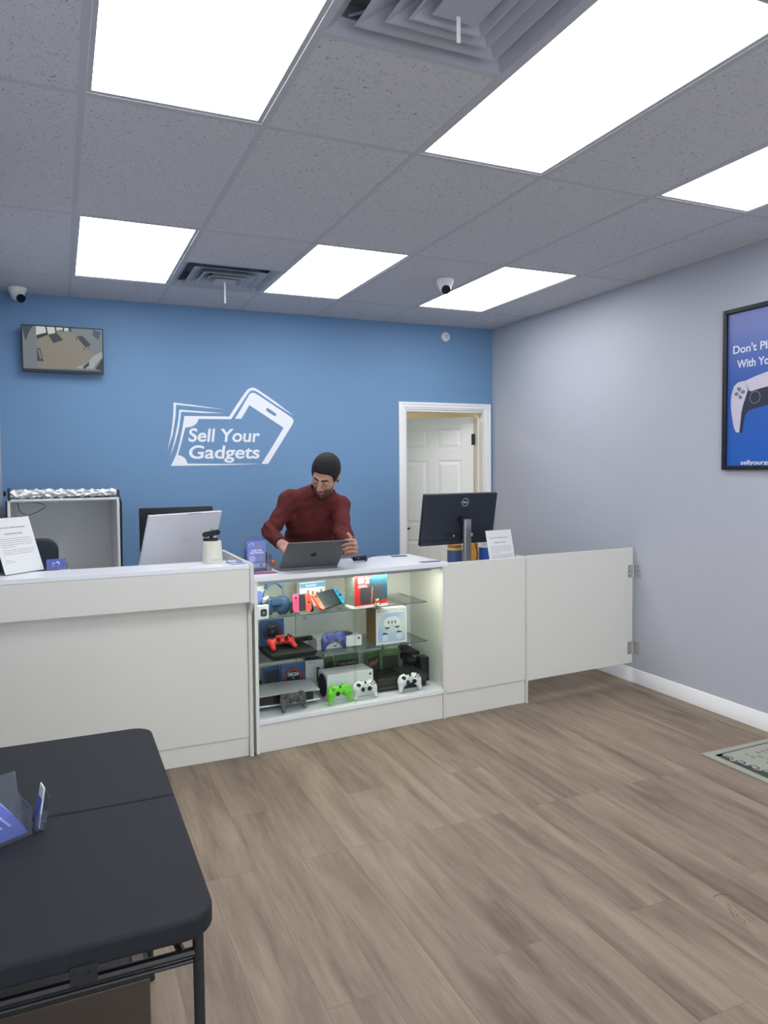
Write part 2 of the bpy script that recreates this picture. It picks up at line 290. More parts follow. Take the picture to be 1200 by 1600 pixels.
def tile_mat():
    m = bpy.data.materials.new('fissured_ceiling_tile'); m.use_nodes = True; nt = m.node_tree; b = nt.nodes['Principled BSDF']; N = nt.nodes.new; Lk = nt.links.new
    tc = N('ShaderNodeTexCoord')
    n = N('ShaderNodeTexNoise'); n.inputs['Scale'].default_value = 95; n.inputs['Detail'].default_value = 3; n.inputs['Distortion'].default_value = 1.6; Lk(tc.outputs['Object'], n.inputs['Vector'])
    r = N('ShaderNodeValToRGB'); r.color_ramp.elements[0].position = .315; r.color_ramp.elements[0].color = (*lin((128, 128, 132)), 1); r.color_ramp.elements[1].position = .39; r.color_ramp.elements[1].color = (*lin((206, 206, 211)), 1)
    Lk(n.outputs['Fac'], r.inputs[0])
    v = N('ShaderNodeTexVoronoi'); v.inputs['Scale'].default_value = 170; Lk(tc.outputs['Object'], v.inputs['Vector'])
    r2 = N('ShaderNodeValToRGB'); r2.color_ramp.elements[0].position = .10; r2.color_ramp.elements[0].color = (.62, .62, .63, 1); r2.color_ramp.elements[1].position = .2; r2.color_ramp.elements[1].color = (1, 1, 1, 1)
    Lk(v.outputs['Distance'], r2.inputs[0])
    mu = N('ShaderNodeMix'); mu.data_type = 'RGBA'; mu.blend_type = 'MULTIPLY'; mu.inputs[0].default_value = 1; Lk(r.outputs[0], mu.inputs[6]); Lk(r2.outputs[0], mu.inputs[7])
    Lk(mu.outputs[2], b.inputs['Base Color']); b.inputs['Roughness'].default_value = .95; b.inputs['Specular IOR Level'].default_value = .1
    bp = N('ShaderNodeBump'); bp.inputs['Strength'].default_value = .5; bp.inputs['Distance'].default_value = .002; Lk(n.outputs['Fac'], bp.inputs['Height']); Lk(bp.outputs[0], b.inputs['Normal'])
    return m
M_floor = floor_mat(); M_tile = tile_mat()
M_blue = mat('blue_wall_paint', (112, 147, 184), .6, noise=.02, nscale=3, bump=.05, bscale=150, spec=.3)
M_grey = mat('grey_wall_paint', (186, 189, 198), .55, noise=.02, nscale=3, bump=.05, bscale=150, spec=.3)
M_trim = mat('white_gloss_trim', (243, 242, 241), .35)
M_tbar = mat('ceiling_grid_metal', (190, 191, 197), .7, spec=.2)
M_lam = mat('white_laminate', (222, 219, 210), .35, noise=.015, nscale=5)
M_lamw = mat('white_laminate_top', (232, 233, 236), .3)
M_edge = mat('laminate_edge', (214, 213, 208), .4)
M_door = mat('door_paint', (243, 242, 236), .4)
M_black = mat('black_plastic', (22, 24, 28), .4)
M_blackm = mat('matt_black_plastic', (28, 29, 32), .7)
M_white = mat('white_plastic', (235, 235, 232), .35)
M_steel = mat('brushed_steel', (190, 190, 190), .3, metal=1)
M_glass = glass('clear_acrylic', (244, 247, 248), .05)
M_navy = mat('navy_print', (34, 48, 105), .4)
M_ink = mat('black_ink', (40, 40, 42), .7); M_ink2 = mat('grey_ink', (96, 96, 98), .7)
M_paper = mat('white_paper', (224, 224, 223), .8)

# ------------------------------------------------------------------ room shell
BR0, BR1 = 1.2, 4.6                                                   # back room extent in X
FLOOR = struct('floor', MB().box((LX-.1, FY-.1, -.05), (4.7, 3.3, 0)), M_floor)
# dried shoe print on the planks
sp_ = MB(); pm_ = Matrix.Translation((1.945, -3.355, 0)) @ Matrix.Rotation(R(-108), 4, 'Z')
for k in range(9):
    for sgn in (-1, 1):
        u = -.055+.013*k; pts = [(u+.020*t*t*4, sgn*(.004+.034*t*(1-.25*abs(k-4)/4))) for t in (0, .25, .5, .75, 1)]
        if (k*7+sgn*3) % 5 == 0: pts = pts[:3]
        w_ = .0011+.0004*(k % 3); vs = []
        for a, b in pts: vs += [tuple(pm_ @ Vector((a-w_, b, .0004))), tuple(pm_ @ Vector((a+w_, b, .0004)))]
        sp_.add(vs, [(2*i, 2*i+1, 2*i+3, 2*i+2) if sgn < 0 else (2*i+2, 2*i+3, 2*i+1, 2*i) for i in range(len(pts)-1)])
vs = []
for k in range(9): a = R(100+18*k); vs += [tuple(pm_ @ Vector((-.075+.022*math.cos(a), .034*math.sin(a), .0004))), tuple(pm_ @ Vector((-.075+.026*math.cos(a), .038*math.sin(a), .0004)))]
sp_.add(vs, [(2*i, 2*i+1, 2*i+3, 2*i+2) for i in range(8)])
struct('shoe_print', sp_, mat('dried_mud', (96, 78, 60), .8), parent=FLOOR, smooth=False)
DX0, DX1, DH, WT = 2.630, 3.425, 2.000, .12                            # door opening
struct('wall_back', MB().box((LX-.1, WY, 0), (DX0, WY+WT, CZ+.3)).box((DX1, WY, 0), (RX+.1, WY+WT, CZ+.3)).box((DX0, WY, DH), (DX1, WY+WT, CZ+.3)), M_blue)
struct('wall_right', MB().box((RX, FY-.1, 0), (RX+.1, WY, CZ+.3)), M_grey)
struct('wall_left', MB().box((LX-.1, FY-.1, 0), (LX, WY, CZ+.3)), M_grey)
fw = MB()                                                             # shop front: openings for two windows and the entrance door
ops = [(-.2, 1.1, .5, 2.3), (1.25, 2.15, 0.0, 2.2), (2.3, 3.3, .5, 2.3)]
xs = LX-.1
for (a, b_, z0, z1) in ops:
    fw.box((xs, FY-.1, 0), (a, FY, CZ+.3)); 
    if z0 > 0: fw.box((a, FY-.1, 0), (b_, FY, z0))
    fw.box((a, FY-.1, z1), (b_, FY, CZ+.3)); xs = b_
fw.box((xs, FY-.1, 0), (RX+.1, FY, CZ+.3))
struct('wall_front', fw, M_grey)
for i, (a, b_, z0, z1) in enumerate(ops):
    nm = 'door_2' if i == 1 else 'window_%d' % (1 if i == 0 else 2)
    o = struct(nm, MB().box((a, FY-.06, z0), (a+.05, FY-.01, z1)).box((b_-.05, FY-.06, z0), (b_, FY-.01, z1)).box((a+.05, FY-.06, z1-.05), (b_-.05, FY-.01, z1)).box((a+.05, FY-.06, z0), (b_-.05, FY-.01, z0+.05)), M_black)
    p_ = struct('pane', MB().box((a+.05, FY-.04, z0+.05), (b_-.05, FY-.034, z1-.05)), M_glass, parent=o)
# baseboards
bb = [(0, 0), (.014, 0), (.014, .072), (.010, .078), (.010, .088), (.005, .096), (0, .096)]
def baseboard(name, o, x, length, d):
    s = MB().prism([(p[0], p[1]) for p in bb], o, x, (0, 0, 1), length); return struct(name, s, M_trim)
baseboard('baseboard_right', (RX, FY+.01, 0), (-1, 0, 0), WY-FY-.01, 0)
baseboard('baseboard_left', (LX, WY, 0), (1, 0, 0), WY-FY-.01, 0)
# ceiling: lay-in tiles, with the cells of lights and vents left open
XE = [LX]+[i*G for i in range(6)]+[RX]
YE = [WY]+[-2*G*k for k in range(0, 7)]+[FY]
LIGHTS = [(0, 1), (2, 1), (4, 1), (0, 3), (2, 3), (4, 3), (0, 5), (2, 5), (4, 5)]     # (column, row)
VENTS = [(1, 1), (1, 3)]
cl = MB()
for ci in range(len(XE)-1):
    for ri in range(len(YE)-1):
        i = ci-1
        x0, x1, y1, y0 = XE[ci], XE[ci+1], YE[ri], YE[ri+1]
        if (i, ri) in LIGHTS: continue
        if (i, ri) in VENTS:                       # the vent fills half of its bay, a square tile the other half
            if ri == 1: y1 = YE[1]-G
            else:
                y0 = y1-G
        cl.box((x0, y0, CZ+.0012), (x1, y1, CZ+.02))
struct('ceiling', cl, M_tile)
tb = MB()
for i in range(6): tb.box((i*G-.012, FY, CZ), (i*G+.012, WY-.0205, CZ+.003))
for k in range(0, 7):
    for ci in range(len(XE)-1):
        a = XE[ci]+(.012 if ci else 0); b_ = XE[ci+1]-(.012 if ci < len(XE)-2 else 0)
        tb.box((a, YE[k+1]-.012, CZ), (b_, YE[k+1]+.012, CZ+.003))
for c, y in ((1, -G), (1, -5*G)): tb.box((c*G+.012, y-.012, CZ), ((c+1)*G-.012, y+.012, CZ+.003))
tb.box((RX-.02, FY, CZ), (RX, WY, CZ+.003)).box((LX, FY, CZ), (LX+.02, WY, CZ+.003)).box((LX+.02, WY-.02, CZ), (RX-.02, WY, CZ+.003))
struct('trim_1', tb, M_tbar)
# ceiling lights
def panel_mat():
    m = bpy.data.materials.new('light_diffuser'); m.use_nodes = True; nt = m.node_tree; b = nt.nodes['Principled BSDF']; N = nt.nodes.new; Lk = nt.links.new
    b.inputs['Base Color'].default_value = (.8, .8, .8, 1)
    tc = N('ShaderNodeTexCoord'); mp = N('ShaderNodeMapping'); mp.inputs['Scale'].default_value = (3.2, 1.2, 1); Lk(tc.outputs['Object'], mp.inputs[0])
    n = N('ShaderNodeTexNoise'); n.inputs['Scale'].default_value = 1; n.inputs['Detail'].default_value = 2; Lk(mp.outputs[0], n.inputs['Vector'])
    mr = N('ShaderNodeMapRange'); mr.inputs[1].default_value = .3; mr.inputs[2].default_value = .7; mr.inputs[3].default_value = PANEL*.82; mr.inputs[4].default_value = PANEL*1.1
    Lk(n.outputs['Fac'], mr.inputs[0]); Lk(mr.outputs[0], b.inputs['Emission Strength']); b.inputs['Emission Color'].default_value = (.965, .975, 1, 1)
    return m
M_panel = panel_mat()
LNAMES = {(0, 1): 'bright flat ceiling light panel at the left end of the back row', (2, 1): 'bright ceiling light panel between the small vent and the dome camera',
 (4, 1): 'bright ceiling light panel above the doorway, right end of back row', (0, 3): 'large bright ceiling light panel left of the big vent',
 (2, 3): 'large bright ceiling light panel right of the big vent', (4, 3): 'bright ceiling light panel nearest the grey right wall above the poster',
 (0, 5): 'ceiling light panel of the front row near the left wall', (2, 5): 'ceiling light panel in the middle of the front row', (4, 5): 'ceiling light panel of the front row near the right wall'}
L0 = None
for (c, r_) in LIGHTS:
    loc = ((c+.5)*G, YE[r_]-G, CZ)
    if L0 is None:
        L0 = thing('ceiling_light', LNAMES[(c, r_)], 'ceiling light', loc, 0, 'recessed ceiling light panels')
        hx, hy = G/2-.013, G-.013
        fr = MB()
        for a, b_ in (((-hx, -hy, .003), (-hx+.016, hy, .012)), ((hx-.016, -hy, .003), (hx, hy, .012)), ((-hx+.016, -hy, .003), (hx-.016, -hy+.016, .012)), ((-hx+.016, hy-.016, .003), (hx-.016, hy, .012))): fr.box(a, b_)
        obj('frame', fr, M_tbar, L0)
        obj('diffuser', MB().box((-hx+.015, -hy+.015, .006), (hx-.015, hy-.015, .010)), M_panel, L0)
    else: dup(L0, loc, 0, LNAMES[(c, r_)])
# vents: stepped square cone diffusers
M_vent = mat('vent_paint', (176, 180, 190), .5); M_duct = mat('dark_duct', (150, 155, 168), .8)
def vent(loc, label, rib=-.16):
    t = thing('ceiling_vent', label, 'ceiling vent', loc, 0, 'square air vents in the ceiling'); h = G/2-.013
    def ring(r0, z0, r1, z1, th=.0025):
        m = MB(); vs = []
        for r, z in ((r0, z0), (r1, z1), (r1, z1+th), (r0, z0+th)): vs += [(-r, -r, z), (r, -r, z), (r, r, z), (-r, r, z)]
        fs = [(i*4+k, i*4+(k+1) % 4, ((i+1) % 4)*4+(k+1) % 4, ((i+1) % 4)*4+k) for i in range(4) for k in range(4)]
        return m.add(vs, fs)
    obj('outer_frame', ring(h, .002, h-.035, .03), M_vent, t)
    for a, za, b_, zb in ((.222, -.004, .135, .034), (.158, -.014, .088, .030), (.108, -.022, .066, .020)):
        obj('louvre', join(ring(a, za, b_, zb), ring(a+.006, za-.001, a-.001, za)), M_vent, t, smooth=False)
    obj('centre_plate', MB().box((-.07, -.07, -.026), (.07, .07, -.022)), M_vent, t, bevel=.004)
    obj('duct', MB().box((-h, -h, .09), (h, h, .1)).box((-h, -h, .005), (-h+.004, h, .09)).box((h-.004, -h, .005), (h, h, .09)).box((-h, h-.004, .005), (h, h, .09)).box((-h, -h, .005), (h, -h+.004, .09)), M_duct, t)
    bars = MB()
    for s1 in (-1, 1):
        bars.tube([(s1*.24, s1*.24, .028), (0, 0, .028)], .004, 6).tube([(s1*.24, -s1*.24, .028), (0, 0, .028)], .004, 6)
    obj('brace', bars, M_duct, t)
    obj('ribbon', MB().box((-.006, -.012, rib), (.006, -.0112, -.027)), M_paper, t); return t
v1 = vent((1.5*G, -.5*G, CZ), 'small far square air vent with a white ribbon between two light panels')
v2 = vent((1.5*G, -5.5*G, CZ), 'big near square air vent with a white ribbon, top of photo', -.10)
for ch in v2.children:
    if ch.name.startswith('ribbon'): ch.location = (0.0, 0.06, 0.005)
# door casing, jambs, door leaf
ca = MB(); y0 = WY
for a, b_, t_ in ((0, .014, .012), (.014, .040, .018), (.040, .060, .022)):
    ca.box((DX0-b_, y0-t_, 0), (DX0-a, y0, DH+b_)); ca.box((DX1+a, y0-t_, 0), (DX1+b_, y0, DH+b_)); ca.box((DX0-a, y0-t_, DH+a), (DX1+a, y0, DH+b_))
struct('trim_2', ca, M_trim, bevel=.003)
jb = MB().box((DX0-.0, WY-.002, 0), (DX0+.018, WY+WT+.01, DH)).box((DX1-.018, WY-.002, 0), (DX1, WY+WT+.01, DH)).box((DX0+.018, WY-.002, DH-.018), (DX1-.018, WY+WT+.01, DH))
jb.box((DX1-.03, WY+.06, 0), (DX1-.018, WY+.075, DH-.018))
struct('trim_3', jb, mat('jamb_paint', (236, 233, 222), .4))
DW, DT = .76, .035
dm = MB().box((-DW, -.0085, .012), (0, .0085, DH-.045))                   # hinge at x=0, leaf runs to -x
cols = [(-DW+.11, -DW/2-.045), (-DW/2+.045, -.11)]; rows_ = [(.24, .82), (.97, 1.56), (1.67, 1.85)]
def stile(a, b_, z0, z1):
    dm.box((a, -.0175, z0), (b_, -.0085, z1)); dm.box((a, .0085, z0), (b_, .0175, z1))
stile(-DW, cols[0][0], .012, DH-.045); stile(cols[1][1], 0, .012, DH-.045); stile(cols[0][1], cols[1][0], .012, DH-.045)
for (a, b_) in cols:
    zz = [.012]+[v for r_ in rows_ for v in r_]+[DH-.045]
    for k in range(0, len(zz), 2): stile(a, b_, zz[k], zz[k+1])
    for (z0, z1) in rows_:
        for sgn in (-1, 1):
            y_o, y_i = sgn*.0087, sgn*.0165
            vs = [(a+.012, y_o, z0+.012), (b_-.012, y_o, z0+.012), (b_-.012, y_o, z1-.012), (a+.012, y_o, z1-.012), (a+.04, y_i, z0+.04), (b_-.04, y_i, z0+.04), (b_-.04, y_i, z1-.04), (a+.04, y_i, z1-.04)]
            fs = [(4, 5, 6, 7)]+[(k, (k+1) % 4, 4+(k+1) % 4, 4+k) for k in range(4)]
            if sgn > 0: fs = [f[::-1] for f in fs]
            dm.add(vs, fs)
dl = struct('door_1', dm, M_door, bevel=.0015, ang=7); dl.location = (DX1-.025, WY+WT+.02, 0); dl.rotation_euler = (0, 0, R(-36))
for z in (1.70, .95, .2): obj('hinge', MB().cyl((.008, -.02, z), (.008, -.02, z+.10), .007).box((-.018, -.0200, z), (.008, -.0182, z+.10)), M_black, dl)
hd = MB().cyl((-DW+.065, -.018, .93), (-DW+.065, -.026, .93), .028).cyl((-DW+.065, -.026, .93), (-DW+.065, -.055, .93), .010).cyl((-DW+.065, -.055, .93), (-DW+.17, -.055, .93), .009)
obj('handle', hd, M_black, dl)
# back room beyond the doorway
M_room = mat('cream_wall_paint', (232, 228, 210), .6)
struct('wall_back_room', MB().box((BR0, 3.2, 0), (BR1, 3.3, 2.5)).box((BR0, WY+WT, 0), (BR0+.05, 3.2, 2.5)).box((BR1, WY+WT, 0), (BR1+.1, 3.2, 2.5)).box((RX+.1, WY+WT-.02, 0), (BR1, WY+WT+.0, 2.5)), M_room)
struct('ceiling_back_room', MB().box((BR0, WY+WT, 2.4), (BR1+.1, 3.3, 2.5)), M_room)
bl = thing('ceiling_lamp', 'warm round ceiling lamp in the room beyond the open door', 'lamp', (3.0, 1.75, 2.4))
obj('base', MB().lathe([(.15, 0), (.16, -.01), (.16, -.03), (.15, -.035)]), M_white, bl)
obj('lamp_shade', MB().lathe([(.145, -.035), (.14, -.07), (.10, -.10), (.01, -.11)]), mat('warm_lamp_glass', (240, 230, 200), .4, emit=(255, 240, 205), es=95), bl)

# ------------------------------------------------------------------ wall items
def soften(L, n=2):
    for _ in range(n):
        o = []; N = len(L)
        for i in range(N):
            a, b, c = [np.array(L[(i+k) % N]) for k in (-1, 0, 1)]; u, v = a-b, c-b; lu, lv = np.linalg.norm(u), np.linalg.norm(v)
            cs = float(u @ v)/(lu*lv+1e-12)
            if cs < -.7 and min(lu, lv) < .09: o += [tuple(b+u*.25), tuple(b+v*.25)]      # only blunt corners are rounded
            else: o.append(tuple(b))
        L = o
    return L
lg = thing('wall_logo', 'big white vinyl phone-and-banknote logo reading Sell Your Gadgets on the blue wall', 'wall sign', (1.07, WY, 1.53))
M_vinyl = mat('white_vinyl', (236, 238, 242), .45)
for loops in D['logo']:
    obj('emblem', curve_mb([soften([(p[0]-1.07, p[1]-1.53) for p in L]) for L in loops], (0, -.0015, 0), (1, 0, 0), (0, 0, 1)), M_vinyl, lg, smooth=False)
for s, (a, b_) in zip(('Sell Your', 'Gadgets'), D['logo_text']):
    obj('lettering', text_mb(s, (a[0]-1.07, -.0015, a[1]-1.53+.002), (1, 0, 0), (0, 0, 1), b_[1]-a[1], b_[0]-a[0]-.012, bold=.020, shear=.12, res=10), M_vinyl, lg, smooth=False)
ms = thing('motion_sensor', 'small round white sensor high on the blue wall near the corner', 'sensor', (3.027, WY, 2.635))
obj('housing', MB().cyl((0, 0, 0), (0, -.022, 0), .042, .040, 32).cyl((0, -.022, 0), (0, -.030, 0), .040, .030, 32), M_white, ms, bevel=.003)
obj('grille', MB().cyl((0, -.030, 0), (0, -.033, 0), .024, .020, 24), mat('pale_grey', (205, 207, 210), .5), ms)
def dome_cam(loc, rz, label):
    t = thing('security_camera', label, 'security camera', loc, rz, 'white dome security cameras')
    obj('base', MB().lathe([(.058, 0), (.058, -.012), (.050, -.035), (.042, -.045)]), M_white, t)
    f = lambda P: smin(s_ell(P, (0, 0, -.045), (.042, .042, .042)), s_cap(P, (0, 0, -.045), (0, -.028, -.062), .034, .034), .006)
    obj('eyeball', snet(f, (-.06, -.09, -.12), (.06, .06, .01), .003), M_white, t)
    obj('lens', MB().cyl((0, -.050, -.0754), (0, -.0575, -.0800), .029, .029, 24), mat('dark_lens', (18, 24, 44), .12), t)
    return t
dome_cam((2.262, -.80, CZ), R(-22), 'white dome security camera on the ceiling between two light panels')
dome_cam((-.325, .44, CZ), R(25), 'white dome security camera in the corner above the wall screen')
# CCTV screen
tv = thing('wall_screen', 'small black wall screen showing the security view of the shop', 'screen', (-.049, WY, 2.34))
TWd, THt = .524, .318
tvp = MB(); tvp.M = Matrix.Translation((0, -.088, 0)) @ Matrix.Rotation(R(5), 4, 'X')
tvp.box((-TWd/2, -.004, -THt/2), (TWd/2, .028, THt/2)); obj('housing', tvp, M_black, tv, bevel=.003)
mk = MB().box((-.06, -.07, -.06), (.06, -.055, .06)).box((-.02, -.055, -.03), (.02, -.008, .03)).box((-.06, -.008, -.06), (.06, 0, .06)); obj('wall_mount', mk, M_blackm, tv)
CC = {'floor': (150, 142, 126), 'wall': (132, 142, 146), 'glass': (60, 74, 96), 'rwall': (136, 142, 148), 'win': (205, 205, 196), 'dark': (34, 40, 50), 'mat': (52, 58, 68), 'table': (44, 50, 62), 'poster': (44, 84, 128), 'white': (188, 192, 192)}
def cctv_floor():
    m = mat('cctv_floor', (8, 8, 8), .4, emit=(150, 142, 126), es=.62); nt = m.node_tree; b = nt.nodes['Principled BSDF']
    tc = nt.nodes.new('ShaderNodeTexCoord'); wv = nt.nodes.new('ShaderNodeTexWave'); wv.inputs['Scale'].default_value = 26; wv.inputs['Distortion'].default_value = 2
    mp = nt.nodes.new('ShaderNodeMapping'); mp.inputs['Rotation'].default_value = (0, R(-18), 0); nt.links.new(tc.outputs['Object'], mp.inputs[0]); nt.links.new(mp.outputs[0], wv.inputs[0])
    mx = nt.nodes.new('ShaderNodeMix'); mx.data_type = 'RGBA'; mx.inputs[6].default_value = (*lin((140, 132, 116)), 1); mx.inputs[7].default_value = (*lin((158, 150, 134)), 1)
    nt.links.new(wv.outputs['Fac'], mx.inputs[0]); nt.links.new(mx.outputs[2], b.inputs['Emission Color']); return m
cctv_floor()
Mt = Matrix.Translation((0, -.088, 0)) @ Matrix.Rotation(R(5), 4, 'X')
sw, sh, ox, oz = TWd-.014, THt-.030, -(TWd-.014)/2, -THt/2+.022
pic = MB(); pic.M = Mt; names = ['glass']+sorted(CC); pic.flat([(0, 0), (sw, 0), (sw, sh), (0, sh)], (ox, -.0046, oz), (1, 0, 0), (0, 0, 1), names.index('rwall'))
scr_mats = [mat('cctv_'+k, (8, 8, 8), .4, emit=CC[k], es=.55 if k != 'win' else .8) for k in names]
for q, (k, pl) in enumerate(D['cctv']):
    m_ = curve_mb([[(p[0]*sw, p[1]*sh) for p in pl]], (ox, -.0048-.00012*q, oz), (1, 0, 0), (0, 0, 1), mi=names.index(k)); pic.add(m_.v, m_.f, names.index(k))
obj('screen', pic, scr_mats, tv, smooth=False)
# poster on right wall
po = thing('framed_poster', 'tall framed blue poster with a white game controller on the grey right wall', 'poster', (RX, -2.245, 1.93))
PZ0, PZ1, PH = 1.466-1.93, 2.394-1.93, .325          # half width
fm = MB()
for a, b_ in (((-.024, -PH, PZ0), (0, -PH+.026, PZ1)), ((-.024, PH-.026, PZ0), (0, PH, PZ1)), ((-.024, -PH+.026, PZ0), (0, PH-.026, PZ0+.026)), ((-.024, -PH+.026, PZ1-.026), (0, PH-.026, PZ1))): fm.box(a, b_)
obj('frame', fm, M_black, po, bevel=.004)
def poster_mat():
    m = bpy.data.materials.new('poster_blue'); m.use_nodes = True; nt = m.node_tree; b = nt.nodes['Principled BSDF']
    tc = nt.nodes.new('ShaderNodeTexCoord'); sp = nt.nodes.new('ShaderNodeSeparateXYZ'); mr = nt.nodes.new('ShaderNodeMapRange'); mr.inputs[1].default_value = PZ0; mr.inputs[2].default_value = PZ1
    r = nt.nodes.new('ShaderNodeValToRGB'); r.color_ramp.elements[0].color = (*lin((44, 100, 190)), 1); r.color_ramp.elements[1].color = (*lin((110, 122, 186)), 1)
    k = r.color_ramp.elements.new(.5); k.color = (*lin((58, 98, 178)), 1)
    nt.links.new(tc.outputs['Object'], sp.inputs[0]); nt.links.new(sp.outputs[2], mr.inputs[0]); nt.links.new(mr.outputs[0], r.inputs[0]); nt.links.new(r.outputs[0], b.inputs['Base Color']); b.inputs['Roughness'].default_value = .25
    return m
PP = MB().box((-.008, -PH+.026, PZ0+.026), (-.004, PH-.026, PZ1-.026)); pr = obj('print', PP, poster_mat(), po)
def ploop(L, mir=False): return [((-1 if mir else 1)*-(p[0]+2.245), p[1]-1.93) for p in L]
M_pw = mat('poster_controller_white', (206, 200, 214), .4); M_pb = mat('poster_controller_black', (40, 48, 64), .4)
pw = MB(); pb = MB(); pdp = MB()
X_, Z_ = (0, -1, 0), (0, 0, 1)       # reading direction runs towards -Y when facing the right wall
def addp(mb, L, off):
    for mir in (False, True):
        m_ = curve_mb([ploop(L, mir)], (-off, 0, 0), X_, Z_); mb.add(m_.v, m_.f)
addp(pw, D['p_white'], .0086); addp(pw, D['p_white2'], .0086); addp(pb, D['p_black'], .0088)
yL, yR = D['p_white2'][2][0], -2.245
z1_, z0_ = D['p_white2'][2][1], D['p_white2'][3][1]
mm = curve_mb([[(-(yL+2.245), z0_-1.93), (-(yL+2.245), z1_-1.93), (0, z1_-1.93+.008), ((yL+2.245)*-1*-1, z1_-1.93), ((yL+2.245), z0_-1.93)]], (-.0085, 0, 0), X_, Z_); pw.add(mm.v, mm.f)
zb = D['p_black'][5][1]; mm = curve_mb([[(-(yL+2.245), z0_-1.93), (-(yL+2.245), zb-1.93), ((yL+2.245), zb-1.93), ((yL+2.245), z0_-1.93)]], (-.0084, 0, 0), X_, Z_); pb.add(mm.v, mm.f)
M_pg = mat('poster_grey', (120, 118, 134), .4)
for mir in (False, True):
    pdp = MB()
    for q in D['p_dpad']:
        mm = curve_mb([ploop(q, mir)], (-.0089, 0, 0), X_, Z_); pdp.add(mm.v, mm.f)
    c = (.115 if mir else -.115, -.055); mm = curve_mb([circ(.036, 24, *c), circ(.031, 24, *c)], (-.0090, 0, 0), X_, Z_); pdp.add(mm.v, mm.f)
    obj('controller_buttons', pdp, M_pg, po, smooth=False)
obj('controller_picture', pw, M_pw, po, smooth=False); obj('controller_centre', pb, M_pb, po, smooth=False)
M_ptx = mat('poster_text', (226, 230, 244), .4)
for s, y, z, cp, wd in (("Don't Play", .2629, .207, .046, .285), ('With Your Gadgets', .235, .122, .046, .47), ('sellyourgadgets.com', .202, -.4335, .026, .385)):
    obj('lettering', text_mb(s, (-.0092, y, z), X_, Z_, cp, wd, bold=.02, res=8), M_ptx, po, smooth=False)
# ------------------------------------------------------------------ left reception counter
rc = thing('reception_counter', 'long white reception counter with an overhanging front ledge, left of the glass display', 'counter', (0, 0, 0))
X0, X1, CYF, CYL = LX+.004, .775, -1.430, -1.362
obj('ledge', MB().box((X0, CYF, .990), (X1-.001, -1.19, 1.012)), M_lamw, rc, bevel=.0015)
obj('fascia', MB().box((X0, CYF+.002, .820), (X1-.001, CYF+.02, .9895)).box((X0, CYF+.02, .820), (X1-.001, CYL, .838)), M_lam, rc, bevel=.001)
obj('front_panel', MB().box((X0, CYL, .103), (X1-.001, CYL+.018, .9895)), M_lam, rc)
obj('kick_panel', MB().box((X0, CYL+.007, .0), (X1-.001, CYL+.0178, .1028)), M_lam, rc, bevel=.001)
ep = [(-1.12, 0), (CYL-.012, 0), (CYL-.012, .735), (CYL-.016, .755), (CYF+.016, .792), (CYF-.004, .815), (CYF-.004, 1.016), (-.70, 1.016), (-.70, .941), (-1.12, .941)]
obj('end_panel', MB().prism([(-p[0], p[1]) for p in ep][::-1], (X1, 0, 0), (0, -1, 0), (0, 0, 1), .020), M_edge, rc, bevel=.001)
# thickness runs along -Y x Z = -X, so shift the panel to the right edge
for ch in rc.children:
    if ch.name == 'end_panel': ch.location = (.020, 0, 0)
obj('work_surface', MB().box((X0, CYL+.018, .735), (X1-.001, -.72, .76)), M_lamw, rc)
# desk along the blue wall
dk = thing('back_desk', 'plain white desk along the blue wall under the photo light box', 'desk', (0, 0, 0))
obj('desk_top', MB().box((LX+.01, -.08, .725), (1.0, WY-.01, .75)), M_lamw, dk)
for x in (LX+.03, .95):
    for y in (-.05, WY-.06): obj('leg', MB().box((x, y, 0), (x+.03, y+.03, .725)), M_steel, dk)

# ------------------------------------------------------------------ display counter (local frame: x along, y depth)
dc = thing('display_counter', 'white display counter with a lit glass fronted case and shelves of game consoles', 'counter', tuple(CA), ANG)
SW, S1, S2, S3, DEP, TOP = .012, 1.168, 1.775, 1.79, .450, .937
M_in = mat('case_lining', (226, 228, 222), .4)
obj('counter_top', MB().box((SW-.002, -.012, TOP-.026), (S1+.030, DEP+.01, TOP)), M_lamw, dc, bevel=.0015)
for a, b_, d_ in ((SW, SW+.018, -.006), (S1+.024, S1+.036, .0145)): obj('side_panel', MB().box((a, d_, .0), (b_, DEP, TOP-.0265)), M_in, dc, bevel=.001)
obj('stile', MB().box((S1-.004, -.006, 0), (S1+.012, .014, TOP-.0265)), M_edge, dc, bevel=.001)
obj('back_panel', MB().box((SW+.018, DEP-.016, .153), (.40, DEP, TOP-.0265)), M_in, dc)
obj('back_panel', MB().box((.403, DEP-.018, .153), (S1+.0235, DEP-.002, TOP-.0265)), M_in, dc)
obj('case_floor', MB().box((SW+.018, -.004, .153), (S1+.0235, DEP-.018, .175)), M_lamw, dc, bevel=.001)
obj('kick_panel', MB().box((SW+.018, .006, 0), (S1-.004, .018, .1525)), M_lam, dc)
obj('front_panel', MB().box((S1+.0125, -.004, .150), (S2, .014, .930)), M_lam, dc, bevel=.001)
obj('kick_panel', MB().box((S1+.0125, .006, 0), (S2, .018, .1495)), M_lam, dc)
obj('end_panel', MB().box((S2+.0005, -.012, 0), (S3, .095, .931)), M_edge, dc, bevel=.001)
obj('work_surface', MB().box((S1+.0365, .0145, .775), (S2, .78, .80)), M_lamw, dc)
M_shelf = glass('shelf_glass', (251, 254, 253), .05); M_gedge = mat('glass_edge', (88, 112, 106), .2)
for z in (.700, .465):
    g = obj('glass_shelf', MB().box((SW+.02, .068, z-.006), (1.098, DEP-.03, z)), M_shelf, dc)
    obj('shelf_edge', MB().box((SW+.02, .0668, z-.0055), (1.098, .0679, z-.0005)).box((1.0981, .068, z-.0055), (1.0992, DEP-.03, z-.0005)), M_gedge, dc)
